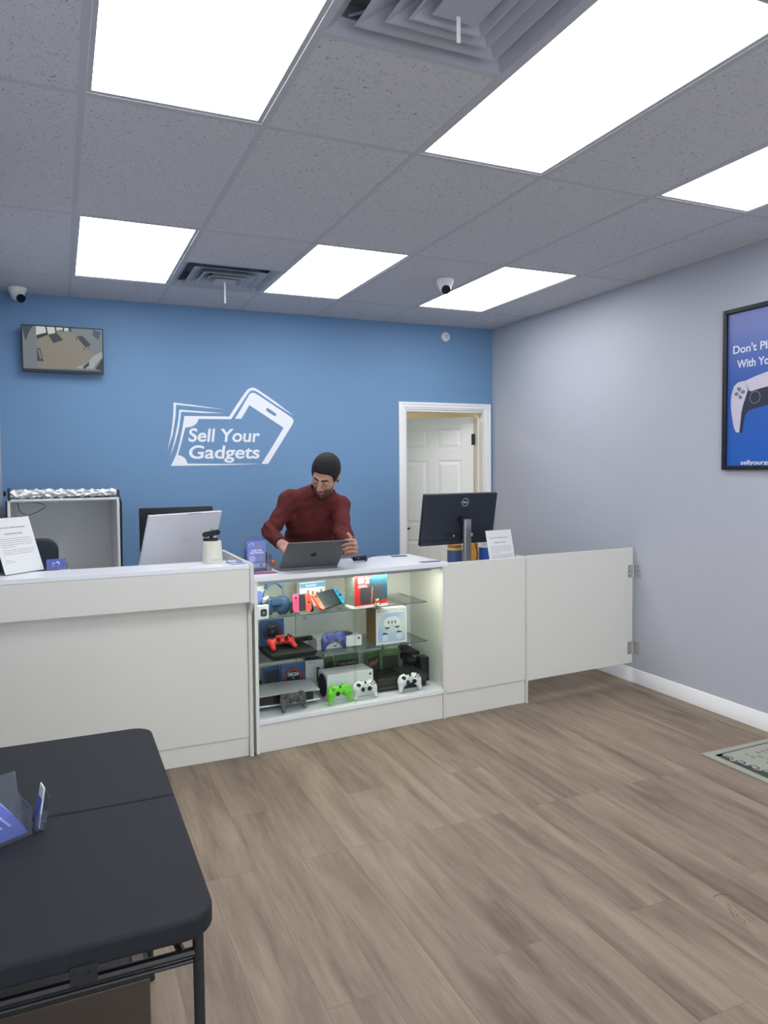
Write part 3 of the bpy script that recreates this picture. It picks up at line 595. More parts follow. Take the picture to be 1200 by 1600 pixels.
for x in (.06, .985):
    st = MB().box((x-.009, DEP-.024, .19), (x+.009, DEP-.0185, .90))
    obj('shelf_standard', st, mat('zinc', (165, 168, 168), .35, metal=.8), dc)
    for z in (.694, .459): obj('bracket', MB().box((x-.003, .12, z-.022), (x+.003, DEP-.024, z-.0005)), mat('zinc'), dc)
for a, b_, y in ((SW+.02, .60, .004), (.585, S1-.006, .011)): obj('glass_door', MB().box((a, y, .1755), (b_, y+.004, .900)), glass('front_glass', (250, 252, 251), .02), dc)
obj('door_track', MB().box((SW+.02, .002, .9002), (S1-.006, .018, .9102)), mat('zinc'), dc)
led = MB().box((.06, .030, .894), (1.10, .052, .906)).box((.06, .027, .890), (1.10, .0298, .906)); obj('light_channel', led, mat('zinc'), dc)
obj('led_strip', MB().box((.07, .032, .8905), (1.10, .050, .8935)), mat('led_glow', (255, 255, 240), .4, emit=(250, 255, 235), es=LED), dc)
for x, z in ((S1+.0238, .215),): obj('screw', MB().cyl((x, .06, z), (x-.002, .06, z), .006), M_steel, dc)
obj('lock', MB().cyl((.46, DEP-.018, .60), (.46, DEP-.024, .60), .010), M_steel, dc)

# swing gate
gt = thing('swing_gate', 'white swing gate panel between the display counter and the grey wall', 'gate', (2.592, -1.2545, 0), math.atan2(.055, .9))
GL = .905
obj('panel', MB().box((0, -.002, .140), (GL, .016, .935)), M_lam, gt, bevel=.001)
for z in (.775, .245):
    hb = MB().prism(rrect(.05, .088, .008), (GL-.020, -.0021, z), (1, 0, 0), (0, 0, 1), .0025).cyl((GL+.006, -.004, z-.044), (GL+.006, -.004, z+.044), .005, n=10)
    hb.M = None
    h = obj('hinge', hb, mat('nickel', (200, 200, 196), .35, metal=.6), gt)
    for dz in (-.032, 0, .032): obj('screw', MB().cyl((GL-.036, -.0046, z+dz), (GL-.036, -.0056, z+dz), .004, n=8), M_blackm, h)
GM = (Matrix.Translation((2.592, -1.2545, 0)) @ Matrix.Rotation(math.atan2(.055, .9), 4, 'Z')).inverted()
for z in (.775, .245):
    wo = obj('hinge_leaf', MB().box((RX-.003, -1.255, z-.044), (RX-.0002, -1.205, z+.044)), mat('nickel'), gt, bevel=.001); wo.matrix_parent_inverse = GM
    for dz in (-.032, 0, .032): ws = obj('screw', MB().cyl((RX-.003, -1.235, z+dz), (RX-.004, -1.235, z+dz), .004, n=8), M_blackm, wo)

# ------------------------------------------------------------------ folding table
TBX0, TBX1, TY0, TY1, TZ = LX+.012, .128, -3.825, -2.822, .735
ft = thing('folding_table', 'black plastic folding table with a centre seam and tubular legs in the left foreground', 'table', (0, 0, 0))
M_tab = mat('black_table_plastic', (38, 40, 44), .6, noise=.10, nscale=6, bump=.25, bscale=420, spec=.18)
cx_, cy_ = (TBX0+TBX1)/2, (TY0+TY1)/2
def half(sgn):
    y0, y1 = (TY0, cy_-.0012) if sgn < 0 else (cy_+.0012, TY1); r = .055; o = []
    pts = rrect(TBX1-TBX0, TY1-TY0, r, 6, cx_, cy_)
    pts = [p for p in pts if (p[1] < cy_) == (sgn < 0)]
    if sgn < 0: return pts+[(TBX1, y1), (TBX0, y1)]
    return pts+[(TBX0, y0), (TBX1, y0)]
for sgn in (1, -1):
    P_ = half(sgn); P_ = sorted(P_, key=lambda p: math.atan2(p[1]-(cy_+sgn*.25), p[0]-cx_))
    a = obj('table_top', MB().prism(P_, (0, 0, TZ-.040), (1, 0, 0), (0, 1, 0), .040), M_tab, ft, bevel=.007, seg=3)
M_tube = mat('black_tube', (34, 33, 34), .45)
z = TZ-.052
for x in (TBX0+.05, TBX1-.05): obj('rail', MB().tube([(x, TY0+.05, z), (x, TY1-.05, z)], .011, 8), M_tube, ft)
for yy, s in ((TY0+.075, 1), (TY1-.075, -1)):
    for x in (TBX0+.045, TBX1-.022):
        obj('leg', MB().tube([(x, yy, TZ-.042), (x, yy-.01*s, .25), (x, yy-.015*s, .0)], .0098, 12).cyl((x, yy-.015*s, .0), (x, yy-.015*s, .012), .013), M_tube, ft)
    b = MB().tube([(TBX0+.045, yy, .628), (TBX1-.022, yy, .628)], .0085, 8).tube([(TBX0+.045, yy, .612), (TBX1-.022, yy, .612)], .0045, 8)
    b.cyl((TBX1-.022, yy-.013, .612), (TBX1-.022, yy+.013, .612), .006, n=8)
    obj('cross_bar', b, M_tube, ft)
    obj('brace', MB().tube([(TBX1-.050, yy, .63), (TBX1-.10, yy+.20*s, TZ-.045)], .008, 8), M_tube, ft)
obj('latch', MB().box((-.108, TY0-.004, TZ-.062), (-.066, TY0+.03, TZ-.030)).cyl((-.098, TY0-.0045, TZ-.042), (-.098, TY0-.007, TZ-.042), .003, n=8).cyl((-.078, TY0-.0045, TZ-.042), (-.078, TY0-.007, TZ-.042), .003, n=8), M_blackm, ft, bevel=.002)
# storage case under the table
bx = thing('storage_case', 'low dark storage case with a metal edged lid on the floor under the table', 'case', (0, 0, 0))
M_bx = mat('dark_case_body', (80, 69, 62), .4, noise=.08, nscale=5); M_bt = mat('grey_case_lid', (56, 54, 50), .45, spec=.25)
obj('body', MB().box((LX+.02, -3.29, 0), (.066, -2.95, .285)), M_bx, bx, bevel=.003)
obj('lid', MB().box((LX+.018, -3.292, .2852), (.068, -2.948, .300)), M_bt, bx, bevel=.003)
ed = MB().box((LX+.018, -3.2945, .2965), (.0685, -3.286, .3025)).box((.030, -3.286, .3002), (.056, -2.95, .3040))
for y in (-3.25, -3.20, -3.05): ed.cyl((.043, y, .304), (.043, y, .3055), .004, n=8)
obj('edge_strip', ed, mat('worn_aluminium', (104, 94, 84), .5), bx)
# acrylic leaflet holders on the table
M_acr = glass('holder_acrylic', (240, 243, 250), .07, op=.05)
def leaflet_mat(): return [mat('leaflet_blue', (92, 106, 188), .4), mat('leaflet_print', (186, 194, 228), .5), mat('leaflet_edges', (150, 168, 205), .6)]
def holder(loc, rz, w_, h_, d_, label, full=True, name='leaflet_holder'):
    t = thing(name, label, 'leaflet holder', loc, rz); k = .002
    a = MB().box((-w_/2, 0, 0), (w_/2, d_, .003)); bk = [(0, 0), (h_*.24, h_)]
    a.add([(-w_/2, d_, 0), (w_/2, d_, 0), (w_/2, d_+h_*.24, h_), (-w_/2, d_+h_*.24, h_), (-w_/2, d_+k, 0), (w_/2, d_+k, 0), (w_/2, d_+h_*.24+k, h_), (-w_/2, d_+h_*.24+k, h_)], [(0, 1, 2, 3), (7, 6, 5, 4), (3, 2, 6, 7), (1, 5, 6, 2), (0, 3, 7, 4)])
    a.box((-w_/2, -.002, 0), (w_/2, 0, h_*.48))
    for s in (-1, 1): a.prism([(0, 0), (d_, 0), (d_+h_*.16, h_*.62), (0, h_*.48)], (s*(w_/2)-(.001), 0, 0), (0, 1, 0), (0, 0, 1), .002)
    obj('pocket', a, M_acr, t); return t
h1 = holder((-.2563, -3.4405, TZ+.001), R(30), .190, .118, .035, 'clear acrylic holder full of blue leaflets on the black table, taller of two')
for k in range(5):
    n = 9; vs = []; y_ = .004+.0042*k
    for i in range(n):
        t_ = i/(n-1); yy = y_+.035*t_+.006*math.sin(math.pi*t_); zz = .005+t_*(.098+.003*k); sx = -.072*t_**1.4
        vs += [(-.005+sx, yy, zz), (.088+sx, yy, zz), (.088+sx, yy+.0035, zz+.001), (-.005+sx, yy+.0035, zz+.001)]
    fs = []
    for i in range(n-1):
        for j in range(4): fs.append((i*4+j, i*4+(j+1) % 4, (i+1)*4+(j+1) % 4, (i+1)*4+j))
    fs += [(3, 2, 1, 0), ((n-1)*4, (n-1)*4+1, (n-1)*4+2, (n-1)*4+3)]
    lf = thing('leaflet', 'blue leaflets bent over in the taller clear holder on the black table', 'leaflet', (0, 0, 0), 0, 'blue leaflets in the table holder')
    lf.location = h1.location; lf.rotation_euler = h1.rotation_euler
    obj('sheet', MB().add(vs, fs), leaflet_mat()[0 if k in (0, 4) else 2], lf)
    if k == 0:
        pm = MB()
        m_ = MB()
        for x in (-.032, -.014, .004, .022):
            m_.add([(x+.030, .0130, .03), (x+.036, .0130, .03), (x-.001, .0300, .075), (x-.007, .0300, .075)], [(0, 1, 2, 3)])
        for v_i in range(len(m_.v)): m_.v[v_i] = (m_.v[v_i][0], m_.v[v_i][1]-.0045, m_.v[v_i][2])
        obj('print', m_, leaflet_mat()[1], lf)
h2 = holder((-.172, -3.362, TZ+.001), R(-78), .050, .062, .016, 'small clear card holder with a white card, beside the taller leaflet holder on the table', name='card_holder')
c2 = thing('business_card', 'white card standing in the small clear holder on the black table', 'card', (-.166, -3.364, TZ+.0045), (R(-9), 0, R(-78)))
obj('card', MB().box((-.018, 0, 0), (.018, .003, .084)), M_paper, c2)
c3 = thing('business_card', 'blue card leaning in the small clear holder on the black table', 'card', (-.172, -3.362, TZ+.0045), (R(-14), 0, R(-78)))
obj('card', MB().box((-.020, 0, 0), (.020, .002, .060)), leaflet_mat()[0], c3)
# doormat
dmt = thing('door_mat', 'pale green and black banknote style mat on the floor by the right wall', 'mat', (2.905, -2.33, 0))
obj('base', MB().box((0, -1.16, 0), (.50, 0, .008)), mat('mat_green', (156, 158, 144), .95, noise=.10, nscale=90, bump=.5, bscale=300), dmt, bevel=.002)
M_mk = mat('mat_black', (66, 68, 68), .95, noise=.3, nscale=160)
ptn = MB(); Zm = .0084
def mf(poly): 
    m_ = curve_mb([poly], (0, 0, Zm), (1, 0, 0), (0, 1, 0)); ptn.add(m_.v, m_.f)
mf([(.045, -.045), (.47, -.036), (.47, -.045), (.10, -.053), (.055, -.07)]); mf([(.455, -.04), (.47, -.04), (.47, -1.12), (.455, -1.12)])
mf([(.045, -.045), (.095, -.05), (.07, -.075), (.085, -.10), (.055, -.13), (.08, -.16), (.075, -.20), (.095, -.22), (.07, -.25), (.09, -.28), (.11, -.33), (.17, -.35), (.15, -.38), (.20, -.42), (.22, -.50), (.24, -.60), (.22, -.74), (.14, -.85), (.06, -1.12), (.045, -1.12), (.035, -.6)])
for k, y in enumerate((-.10, -.165, -.235, -.305)): 
    m_ = curve_mb([circ(.022, 16, .078+.008*k, y, .026), circ(.015, 16, .078+.008*k, y, .019)], (0, 0, Zm+.0006), (1, 0, 0), (0, 1, 0)); ptn.add(m_.v, m_.f)
random.seed(3)
for row in range(6):
    y = -.10; x = .20+.036*row
    while y > -.42:
        L = random.uniform(.012, .04)
        if random.random() < .8: mf([(x-.004, y), (x+.004, y), (x+.004, y-L), (x-.002, y-L)])
        y -= L+random.uniform(.006, .02)
for r0, r1 in ((.105, .095), (.085, .0)):
    m_ = curve_mb([circ(r0, 32, .30, -.58, r0*1.25)]+([circ(r1, 32, .30, -.58, r1*1.25)] if r1 else []), (0, 0, Zm), (1, 0, 0), (0, 1, 0)); ptn.add(m_.v, m_.f)
obj('pattern', ptn, M_mk, dmt, smooth=False)

# ------------------------------------------------------------------ things on and behind the left counter
# photo light box
sb = thing('photo_light_box', 'open grey photo light box with a rolled silver front flap against the blue wall', 'light box', (-.072, -.06, .7505))
hw, sd, shh = .318, .60, .565
M_sbi = mat('grey_fabric_lining', (226, 227, 228), .7, noise=.03, nscale=8); M_sbo = mat('black_fabric', (26, 28, 34), .85)
bd = MB(); bd.box((-hw+.006, sd-.006, .004), (hw-.006, sd-.002, shh-.006)).box((-hw+.006, .012, .003), (hw-.006, sd-.006, .007)).box((-hw+.004, .012, .007), (-hw+.008, sd-.006, shh-.01)).box((hw-.008, .012, .007), (hw-.004, sd-.006, shh-.01)).box((-hw+.008, .012, shh-.012), (hw-.008, sd-.006, shh-.008))
obj('lining', bd, M_sbi, sb)
ou = MB().box((-hw-.002, .012, .0), (-hw+.0035, sd, shh)).box((hw-.0035, .012, 0), (hw+.002, sd, shh)).box((-hw, sd-.0018, 0), (hw, sd+.002, shh)).box((-hw, .012, shh-.0075), (hw, sd-.002, shh))
obj('outer_cover', ou, M_sbo, sb)
obj('frame_tube', MB().tube([(-hw, 0, .006), (-hw, 0, shh), ], .009, 10).tube([(hw, 0, .006), (hw, 0, shh)], .009, 10).tube([(-hw-.008, 0, shh), (hw+.008, 0, shh)], .009, 10), M_white, sb)
rn = np.random.RandomState(4); rv = []; nu, nv = 260, 40
ph = rn.rand(12)*6.28; fr_ = rn.rand(12)*60+10
for i in range(nu):
    x = -hw+.012+(2*hw-.02)*i/(nu-1)
    for j in range(nv):
        a = 2*math.pi*j/nv
        r = .027
        for q in range(6): kx = fr_[q]*.8; wv_ = math.sin(kx*x+ph[q]+(q % 4-1.5)*a*1.3*0+[1, -2, 3, -1, 2, -3][q]*a); r += (.0040-.0003*q)*(1-2*abs(wv_))*.8
        rv.append((x, .012+r*1.17*math.cos(a), shh+.040+r*math.sin(a)*(1.0-.10*math.sin(6*x))))
rf = [(i*nv+j, i*nv+(j+1) % nv, (i+1)*nv+(j+1) % nv, (i+1)*nv+j) for i in range(nu-1) for j in range(nv)]
obj('silver_flap', MB().add(rv, rf), mat('crinkled_foil', (238, 238, 238), .34, metal=.55, bump=.6, bscale=30), sb, smooth=True, ang=25)
obj('clip', MB().box((hw-.010, -.01, shh+.015), (hw+.010, .015, shh+.055)), M_black, sb)
obj('clip', MB().box((-hw-.004, -.02, shh+.002), (-hw+.012, .02, shh+.078)).tube([(-hw-.02, 0, shh+.03), (-hw-.02, 0, shh+.06)], .008), M_black, sb)
obj('edge_strap', MB().tube([(hw+.006, .006, shh+.02), (hw+.018, .0, shh-.03), (hw+.014, 0, .2), (hw+.014, 0, .01)], .007, 6), M_black, sb)
obj('edge_strap', MB().tube([(-hw-.012, .01, shh+.0), (-hw-.012, .01, .01)], .006, 6), M_black, sb)
cd = [(-hw+.05, .03, shh-.015), (-hw+.055, .04, shh-.06), (-hw+.075, .05, shh-.085), (-hw+.11, .06, shh-.095), (-hw+.16, .06, shh-.075), (-hw+.205, .05, shh-.045), (-hw+.20, .05, shh-.03), (-hw+.16, .04, shh-.015), (-hw+.09, .03, shh-.012)]
obj('cord', MB().tube(cd, .0022, 6), M_black, sb)
# office chair
ch = thing('office_chair', 'black office chair behind the white notice on the left counter', 'chair', (-.262, -.60, 0), R(4))
bkp = rrect(.30, .44, .07, 6, 0, .90)
obj('backrest', MB().prism(bkp, (0, 0, 0), (1, 0, 0), (0, 0, 1), -.05), mat('dark_chair_fabric', (24, 30, 44), .6), ch, bevel=.018, seg=3)
obj('seat', MB().prism(rrect(.36, .40, .06), (0, -.20, .44), (1, 0, 0), (0, 1, 0), .07), mat('dark_chair_fabric'), ch, bevel=.02, seg=3)
cb = MB().cyl((0, -.2, .06), (0, -.2, .44), .025).tube([(0, -.02, .46), (0, .06, .48), (0, .055, .80)], .018)
for k in range(5):
    a = 2*math.pi*k/5; cb.tube([(0, -.2, .09), (.17*math.cos(a), -.2+.17*math.sin(a), .06)], [.022, .014], 8)
obj('base', cb, M_black, ch)
for k in range(5):
    a = 2*math.pi*k/5; obj('caster', MB().cyl((.17*math.cos(a)-.012, -.2+.17*math.sin(a), .026), (.17*math.cos(a)+.012, -.2+.17*math.sin(a), .026), .026), M_black, ch)

def monitor(name, label, loc, rz, w_, h_, zc, tilt, body, thick=.02):
    """back faces -Y; returns thing plus the matrix of the tilted panel (centre)"""
    t = thing(name, label, 'monitor', loc, rz); Mx = Matrix.Translation((0, 0, zc)) @ Matrix.Rotation(R(tilt), 4, 'X')
    b = MB(); b.M = Mx; b.box((-w_/2, -thick/2, -h_/2), (w_/2, thick/2, h_/2)); obj('housing', b, body, t, bevel=.004)
    s = MB(); s.M = Mx; s.box((-w_/2+.012, thick/2+.0002, -h_/2+.03), (w_/2-.012, thick/2+.001, h_/2-.012)); obj('screen', s, mat('dark_screen', (12, 14, 18), .15), t)
    return t, Mx
# white all-in-one computer, back to the viewer
hp, Mx = monitor('computer_monitor', 'white desktop computer seen from behind with an embossed round logo on the left counter', (.515, -.905, .7602), R(29), .495, .345, .335, 19, mat('pale_silver_plastic', (208, 208, 214), .4), .016)
lw = MB(); lw.M = Mx @ Matrix.Translation((.012, -.0082, .015)) 
for q in ([circ(.034, 32), circ(.0325, 32)],): 
    m_ = curve_mb(q, (0, 0, 0), (1, 0, 0), (0, 0, 1)); lw.add(m_.v, m_.f)
m_ = text_mb('hp', (-.020, 0, -.010), (1, 0, 0), (0, 0, 1), .034, .042, bold=-.01, shear=.22); lw.add(m_.v, m_.f)
obj('logo', lw, mat('embossed_silver', (188, 188, 196), .3), hp, smooth=False)
sl = MB(); sl.M = Mx; sl.box((.00, -.0090, .1655), (.10, -.004, .1735)); obj('camera_cover', sl, mat('embossed_silver'), hp, bevel=.001)
obj('stand', MB().tube([(0, .0, .16), (0, .05, .022), (0, -.02, .021)], .012).prism(rrect(.24, .18, .03), (0, .0, 0), (1, 0, 0), (0, 1, 0), .008), mat('pale_silver_plastic'), hp)
# black monitor on the back desk
bm, Mx = monitor('computer_monitor', 'black computer monitor behind the white one, near the blue wall', (.628, .02, .7502), R(2), .490, .292, .348, 0, M_black)
obj('stand', MB().box((-.03, -.03, .008), (.03, -.012, .36)).prism(rrect(.22, .18, .03), (0, 0, 0), (1, 0, 0), (0, 1, 0), .008), M_black, bm)
# white cylinder speaker with a webcam on it
cs = thing('cylinder_speaker', 'white cylindrical speaker with a row of buttons on the left counter ledge', 'speaker', (.622, -1.255, 1.0125))
obj('housing', MB().lathe([(.0505, 0), (.052, .004), (.0465, .108), (.044, .114), (.0, .1142)], n=40), mat('cream_plastic', (222, 219, 204), .5), cs)
bt = MB(); 
for k in range(6):
    a = R(-104+k*10.5); c = Vector((.0503*math.cos(a), .0503*math.sin(a), .018)); bt.cyl(c, c+Vector((math.cos(a)*.0012, math.sin(a)*.0012, 0)), .0028, n=10)
obj('buttons', bt, mat('dim_grey', (150, 148, 138), .5), cs)
wc = thing('webcam', 'small black webcam with an open cover on top of the white speaker', 'webcam', (.618, -1.255, 1.1272), R(-14))
obj('mount', MB().prism(rrect(.078, .04, .010), (-.004, 0, 0), (1, 0, 0), (0, 1, 0), .014).cyl((0, 0, .012), (0, 0, .030), .010), M_black, wc, bevel=.003)
wb = MB(); wb.M = Matrix.Translation((0, 0, .038)) @ Matrix.Rotation(R(-10), 4, 'Y'); wb.prism(rrect(.092, .028, .013), (0, -.016, 0), (1, 0, 0), (0, 0, 1), -.032); obj('body', wb, M_black, wc, bevel=.003)
obj('lens', MB().cyl((.030, -.0165, .044), (.030, -.020, .044), .010), mat('dark_lens'), wc)
lc = MB(); lc.M = Matrix.Translation((.006, -.01, .056)) @ Matrix.Rotation(R(35), 4, 'Y'); lc.prism(rrect(.024, .010, .0045), (0, 0, 0), (1, 0, 0), (0, 1, 0), .0025); obj('cover', lc, M_black, wc)
# notices in acrylic stands
def notice(label, loc, rz, tilt, hgt=.279):
    t = thing('notice_sign', label, 'notice', loc, rz); Mx = Matrix.Rotation(R(tilt), 4, 'X'); w_ = .216
    a = MB(); a.M = Mx; a.box((-w_/2-.003, -.001, 0), (w_/2+.003, .001, hgt+.004)); obj('sheet_holder', a, M_glass, t)
    f = MB().box((-w_/2-.003, -.012, 0), (w_/2+.003, .10, .0025)); obj('stand_foot', f, M_glass, t)
    p = MB(); p.M = Mx; p.box((-w_/2, -.0022, .002), (w_/2, -.0012, hgt)); obj('paper', p, M_paper, t)
    k = MB(); k.M = Mx; Y_ = -.0026
    for s, z, wd, cap in (('Notice to Our Valued Customers,', hgt-.052, .150, .0070), ('A Personal Price Notice', hgt-.082, .100, .0060)):
        m_ = text_mb(s, (-wd/2-.003, Y_, z), (1, 0, 0), (0, 0, 1), cap, wd, bold=.02); k.add(m_.v, m_.f)
    k.flat([(-.055, hgt-.0845), (.048, hgt-.0845), (.048, hgt-.0838), (-.055, hgt-.0838)], (0, Y_, 0), (1, 0, 0), (0, 0, 1))
    obj('headline', k, M_ink, t, smooth=False); k = MB(); k.M = Mx
    random.seed(11)
    rows = [(.106, .165), (.116, .17), (.126, .16), (.136, .17), (.146, .07), (.162, .17), (.172, .165), (.182, .16), (.212, .028), (.222, .034)]
    for z, wd in rows:
        x = -.085
        while x < -.085+wd:
            L = random.uniform(.006, .018); k.flat([(x, hgt-z), (min(x+L, .09), hgt-z), (min(x+L, .09), hgt-z+.0020), (x, hgt-z+.0018)], (0, Y_, 0), (1, 0, 0), (0, 0, 1)); x += L+.0035
    obj('printed_text', k, M_ink2, t, smooth=False); return t
notice('printed white notice in a clear stand at the left end of the reception counter', (-.262, -1.215, 1.0125), R(42), -21)
notice('printed white notice in a clear stand beside the black monitor on the right', W(1.732, .150, .8012), ANG+R(5), -13, .292)
# business card holder
bh = thing('business_card_holder', 'blue business card in a small clear holder beside the left notice', 'card holder', (-.124, -1.178, 1.0125), R(6))
obj('holder', MB().box((-.048, -.004, 0), (.050, .030, .003)).box((-.048, -.006, 0), (.050, -.004, .014)).box((.048, -.004, 0), (.050, .028, .032)), M_acr, bh)
bc = MB(); bc.M = Matrix.Rotation(R(-14), 4, 'X'); bc.box((-.044, .000, .004), (.044, .006, .054)); obj('cards', bc, mat('card_blue', (70, 84, 168), .4), bh)
bl_ = MB(); bl_.M = Matrix.Rotation(R(-14), 4, 'X'); S_ = .0135/.35
for loops in D['logo']:
    m_ = curve_mb([[((p[0]-1.17)*S_*.9, (p[1]-1.83)*S_+.031) for p in L] for L in loops], (0, -.0003, 0), (1, 0, 0), (0, 0, 1)); bl_.add(m_.v, m_.f)
obj('print', bl_, M_vinyl, bh, smooth=False)
mo = thing('white_bottle', 'small white bottle whose flat cap peeks over the counter ledge beside the card holder', 'bottle', (-.080, -.90, .7602))
obj('body', MB().lathe([(.028, 0), (.030, .004), (.030, .150), (.018, .180), (.016, .195)], n=24), M_white, mo)
obj('cap', MB().prism(rrect(.042, .030, .010), (0, 0, .195), (1, 0, 0), (0, 1, 0), .022), M_white, mo, bevel=.004)
# blue papers by the end panel
for k, (x, y, a) in enumerate(((.738, -1.335, 6), (.742, -1.275, -5))):
    bp_ = thing('blue_paper', ['blue printed sheet lying on the ledge beside the speaker, lower of two', 'blue printed sheet lying askew on the ledge by the counter end, upper of two'][k], 'paper', (x-.012, y, 1.0125+.0024*k), R(a))
    obj('sheet', MB().box((-.038, -.05, 0), (.036, .05, .001)), mat('sheet_blue', (70, 98, 160), .5), bp_)
    obj('print', MB().box((-.035, -.03, .0011), (.03, -.012, .0014)).box((-.035, .0, .0011), (.01, .03, .0014)), M_paper, bp_)

# ------------------------------------------------------------------ things on the display counter
Zt = TOP+.0004
# leaflet holder with promotional leaflets
ph_ = thing('leaflet_holder', 'clear leaflet holder with blue promotional leaflets at the left end of the display counter', 'leaflet holder', W(.085, .20, Zt), ANG+R(4))
a = MB().box((-.058, -.03, 0), (.058, .03, .003)).box((-.058, -.032, 0), (.058, -.030, .055)).box((-.060, -.03, 0), (-.058, .03, .09)).box((.058, -.03, 0), (.060, .03, .10)).box((-.070, .030, 0), (.070, .033, .190)).box((.060, -.03, .0), (.085, -.028, .09)).box((.083, -.03, 0), (.085, .03, .09))
obj('pocket', a, M_acr, ph_)
pf = thing('promo_leaflet', 'blue promotional leaflet with white lettering in the clear holder on the display counter', 'leaflet', W(.085, .20, Zt), ANG+R(4))
obj('sheet', MB().box((-.052, -.022, .0035), (.052, -.006, .165)), mat('leaflet_violet', (122, 138, 212), .4), pf)
M_lp = mat('leaflet_white', (228, 230, 244), .5)
pk = MB().box((-.052, -.0224, .022), (.052, -.0221, .046)); Y_ = -.0224
for s, x, z, cp, wd in (('CASH FOR', -.030, .112, .0095, .062), ('ELECTRONICS', -.038, .099, .0095, .078)):
    m_ = text_mb(s, (x, Y_, z), (1, 0, 0), (0, 0, 1), cp, wd, bold=.05); pk.add(m_.v, m_.f)
for loops in D['logo']:
    m_ = curve_mb([[((p[0]-1.17)*.032-.030, (p[1]-1.83)*.032+.150) for p in L] for L in loops], (0, Y_, 0), (1, 0, 0), (0, 0, 1)); pk.add(m_.v, m_.f)
for k in range(5): pk.flat([(-.042, .084-.007*k), (-.042+.03+.004*(k % 3), .084-.007*k), (-.042+.03+.004*(k % 3), .0865-.007*k), (-.042, .0865-.007*k)], (0, Y_, 0), (1, 0, 0), (0, 0, 1))
obj('print', pk, M_lp, pf, smooth=False)
pk = MB().box((.012, -.0226, .060), (.040, -.0223, .088)).box((-.004, -.0226, .130), (.036, -.0223, .142)).box((-.036, -.0228, .028), (-.018, -.0226, .040)).box((.018, -.0228, .026), (.034, -.0226, .042))
obj('picture', pk, mat('picture_grey', (150, 150, 148), .6), pf)
obj('footer', MB().box((-.052, -.0224, .004), (.052, -.0221, .020)), mat('footer_purple', (84, 78, 140), .5), pf)
pf2 = thing('promo_leaflet', 'dark blue leaflet stack behind the promotional leaflet in the clear holder', 'leaflet', W(.085, .20, Zt), ANG+R(4))
obj('sheet', MB().box((-.056, -.004, .0035), (.056, .010, .125)).box((-.040, .012, .0035), (.056, .022, .165)), mat('leaflet_deep_blue', (48, 82, 160), .4), pf2)
pf3 = thing('flat_flyer', 'pink and white flyer lying flat under the leaflet holder', 'flyer', W(.10, .125, TOP+.0002), ANG+R(-3))
obj('sheet', MB().box((-.075, -.05, 0), (.075, .02, .0008)), mat('flyer_magenta', (150, 72, 110), .5), pf3)
# laptop
LH, LT = W(.372, .128, Zt), ANG-R(3.0)
lp = thing('laptop', 'open space grey laptop seen from behind on the display counter in front of the man', 'laptop', LH, LT)
M_sg = mat('space_grey_metal', (104, 107, 110), .42, metal=.35); LW, LDp = .345, .242
obj('base', MB().prism(rrect(LW, LDp, .010), (0, LDp/2, .001), (1, 0, 0), (0, 1, 0), .011), M_sg, lp, bevel=.002)
obj('keyboard', MB().box((-.145, .028, .0121), (.145, .125, .0128)).box((-.07, .14, .0121), (.07, .225, .0124)), M_blackm, lp)
th = math.atan2(.152, .175); LM = Matrix.Translation((0, .004, .012)) @ Matrix.Rotation(R(90)-th, 4, 'X'); lid = MB(); lid.M = LM; lid.prism(rrect(LW, .236, .009, 5, 0, .118), (0, 0, 0), (1, 0, 0), (0, 0, 1), -.006); obj('lid', lid, M_sg, lp, bevel=.0015)
scn = MB(); scn.M = LM; scn.box((-.165, .0061, .010), (.165, .0066, .228)); obj('screen', scn, mat('dark_screen'), lp)
ap = [(0, .012), (.006, .015), (.012, .013), (.0155, .008), (.012, .003), (.012, -.004), (.017, -.009), (.013, -.016), (.008, -.020), (.003, -.018), (-.002, -.018), (-.007, -.020), (-.013, -.015), (-.017, -.006), (-.017, .004), (-.013, .011), (-.006, .014)]
lf_ = [(.001, .016), (.001, .022), (.007, .027), (.007, .021)]
am = MB(); am.M = LM
for L in (ap, lf_):
    m_ = curve_mb([[(p[0], p[1]) for p in L]], (0, -.0004, .122), (1, 0, 0), (0, 0, 1)); am.add(m_.v, m_.f)
obj('logo', am, mat('dark_mirror', (34, 36, 38), .15, metal=.6), lp, smooth=False)
og = thing('orange_tool', 'bright orange tool handle lying behind the laptop lid', 'tool', W(.232, .330, TOP+.0145), ANG+R(20))
obj('handle', MB().tube([(-.005, -.02, .012), (-.002, .03, .013), (0, .08, .012)], [.010, .0135, .010], 12), mat('orange_plastic', (228, 120, 36), .4), og)
obj('shaft', MB().cyl((0, .08, .012), (.002, .15, .012), .003), M_steel, og)
# coiled cable
cb_ = thing('cable_coil', 'coiled black and blue braided cable beside the laptop', 'cable', W(.765, .262, Zt+.011), ANG+R(8))
pts = []
for k in range(260):
    t_ = k/259; a = t_*2*math.pi*14; pts.append((-.062+.092*t_+.004*math.sin(a*.5), .004*math.cos(a*.31)+.018*math.cos(a), .010+.010*math.sin(a)))
obj('coil', MB().tube(pts, .0034, 6), mat('braided_black', (40, 42, 50), .6, noise=.6, nscale=260), cb_)
obj('wrap', MB().tube([(.026+.010*math.cos(2*math.pi*k/18), .021*math.cos(2*math.pi*k/18), .010+.012*math.sin(2*math.pi*k/18)) for k in range(18)], .008, 8, closed=True), mat('blue_strap', (26, 44, 110), .5), cb_)
obj('cable_end', MB().tube([(.03, 0, .010), (.06, .004, .012), (.082, .0, .020), (.095, -.004, .017)], .0028, 6), M_black, cb_)
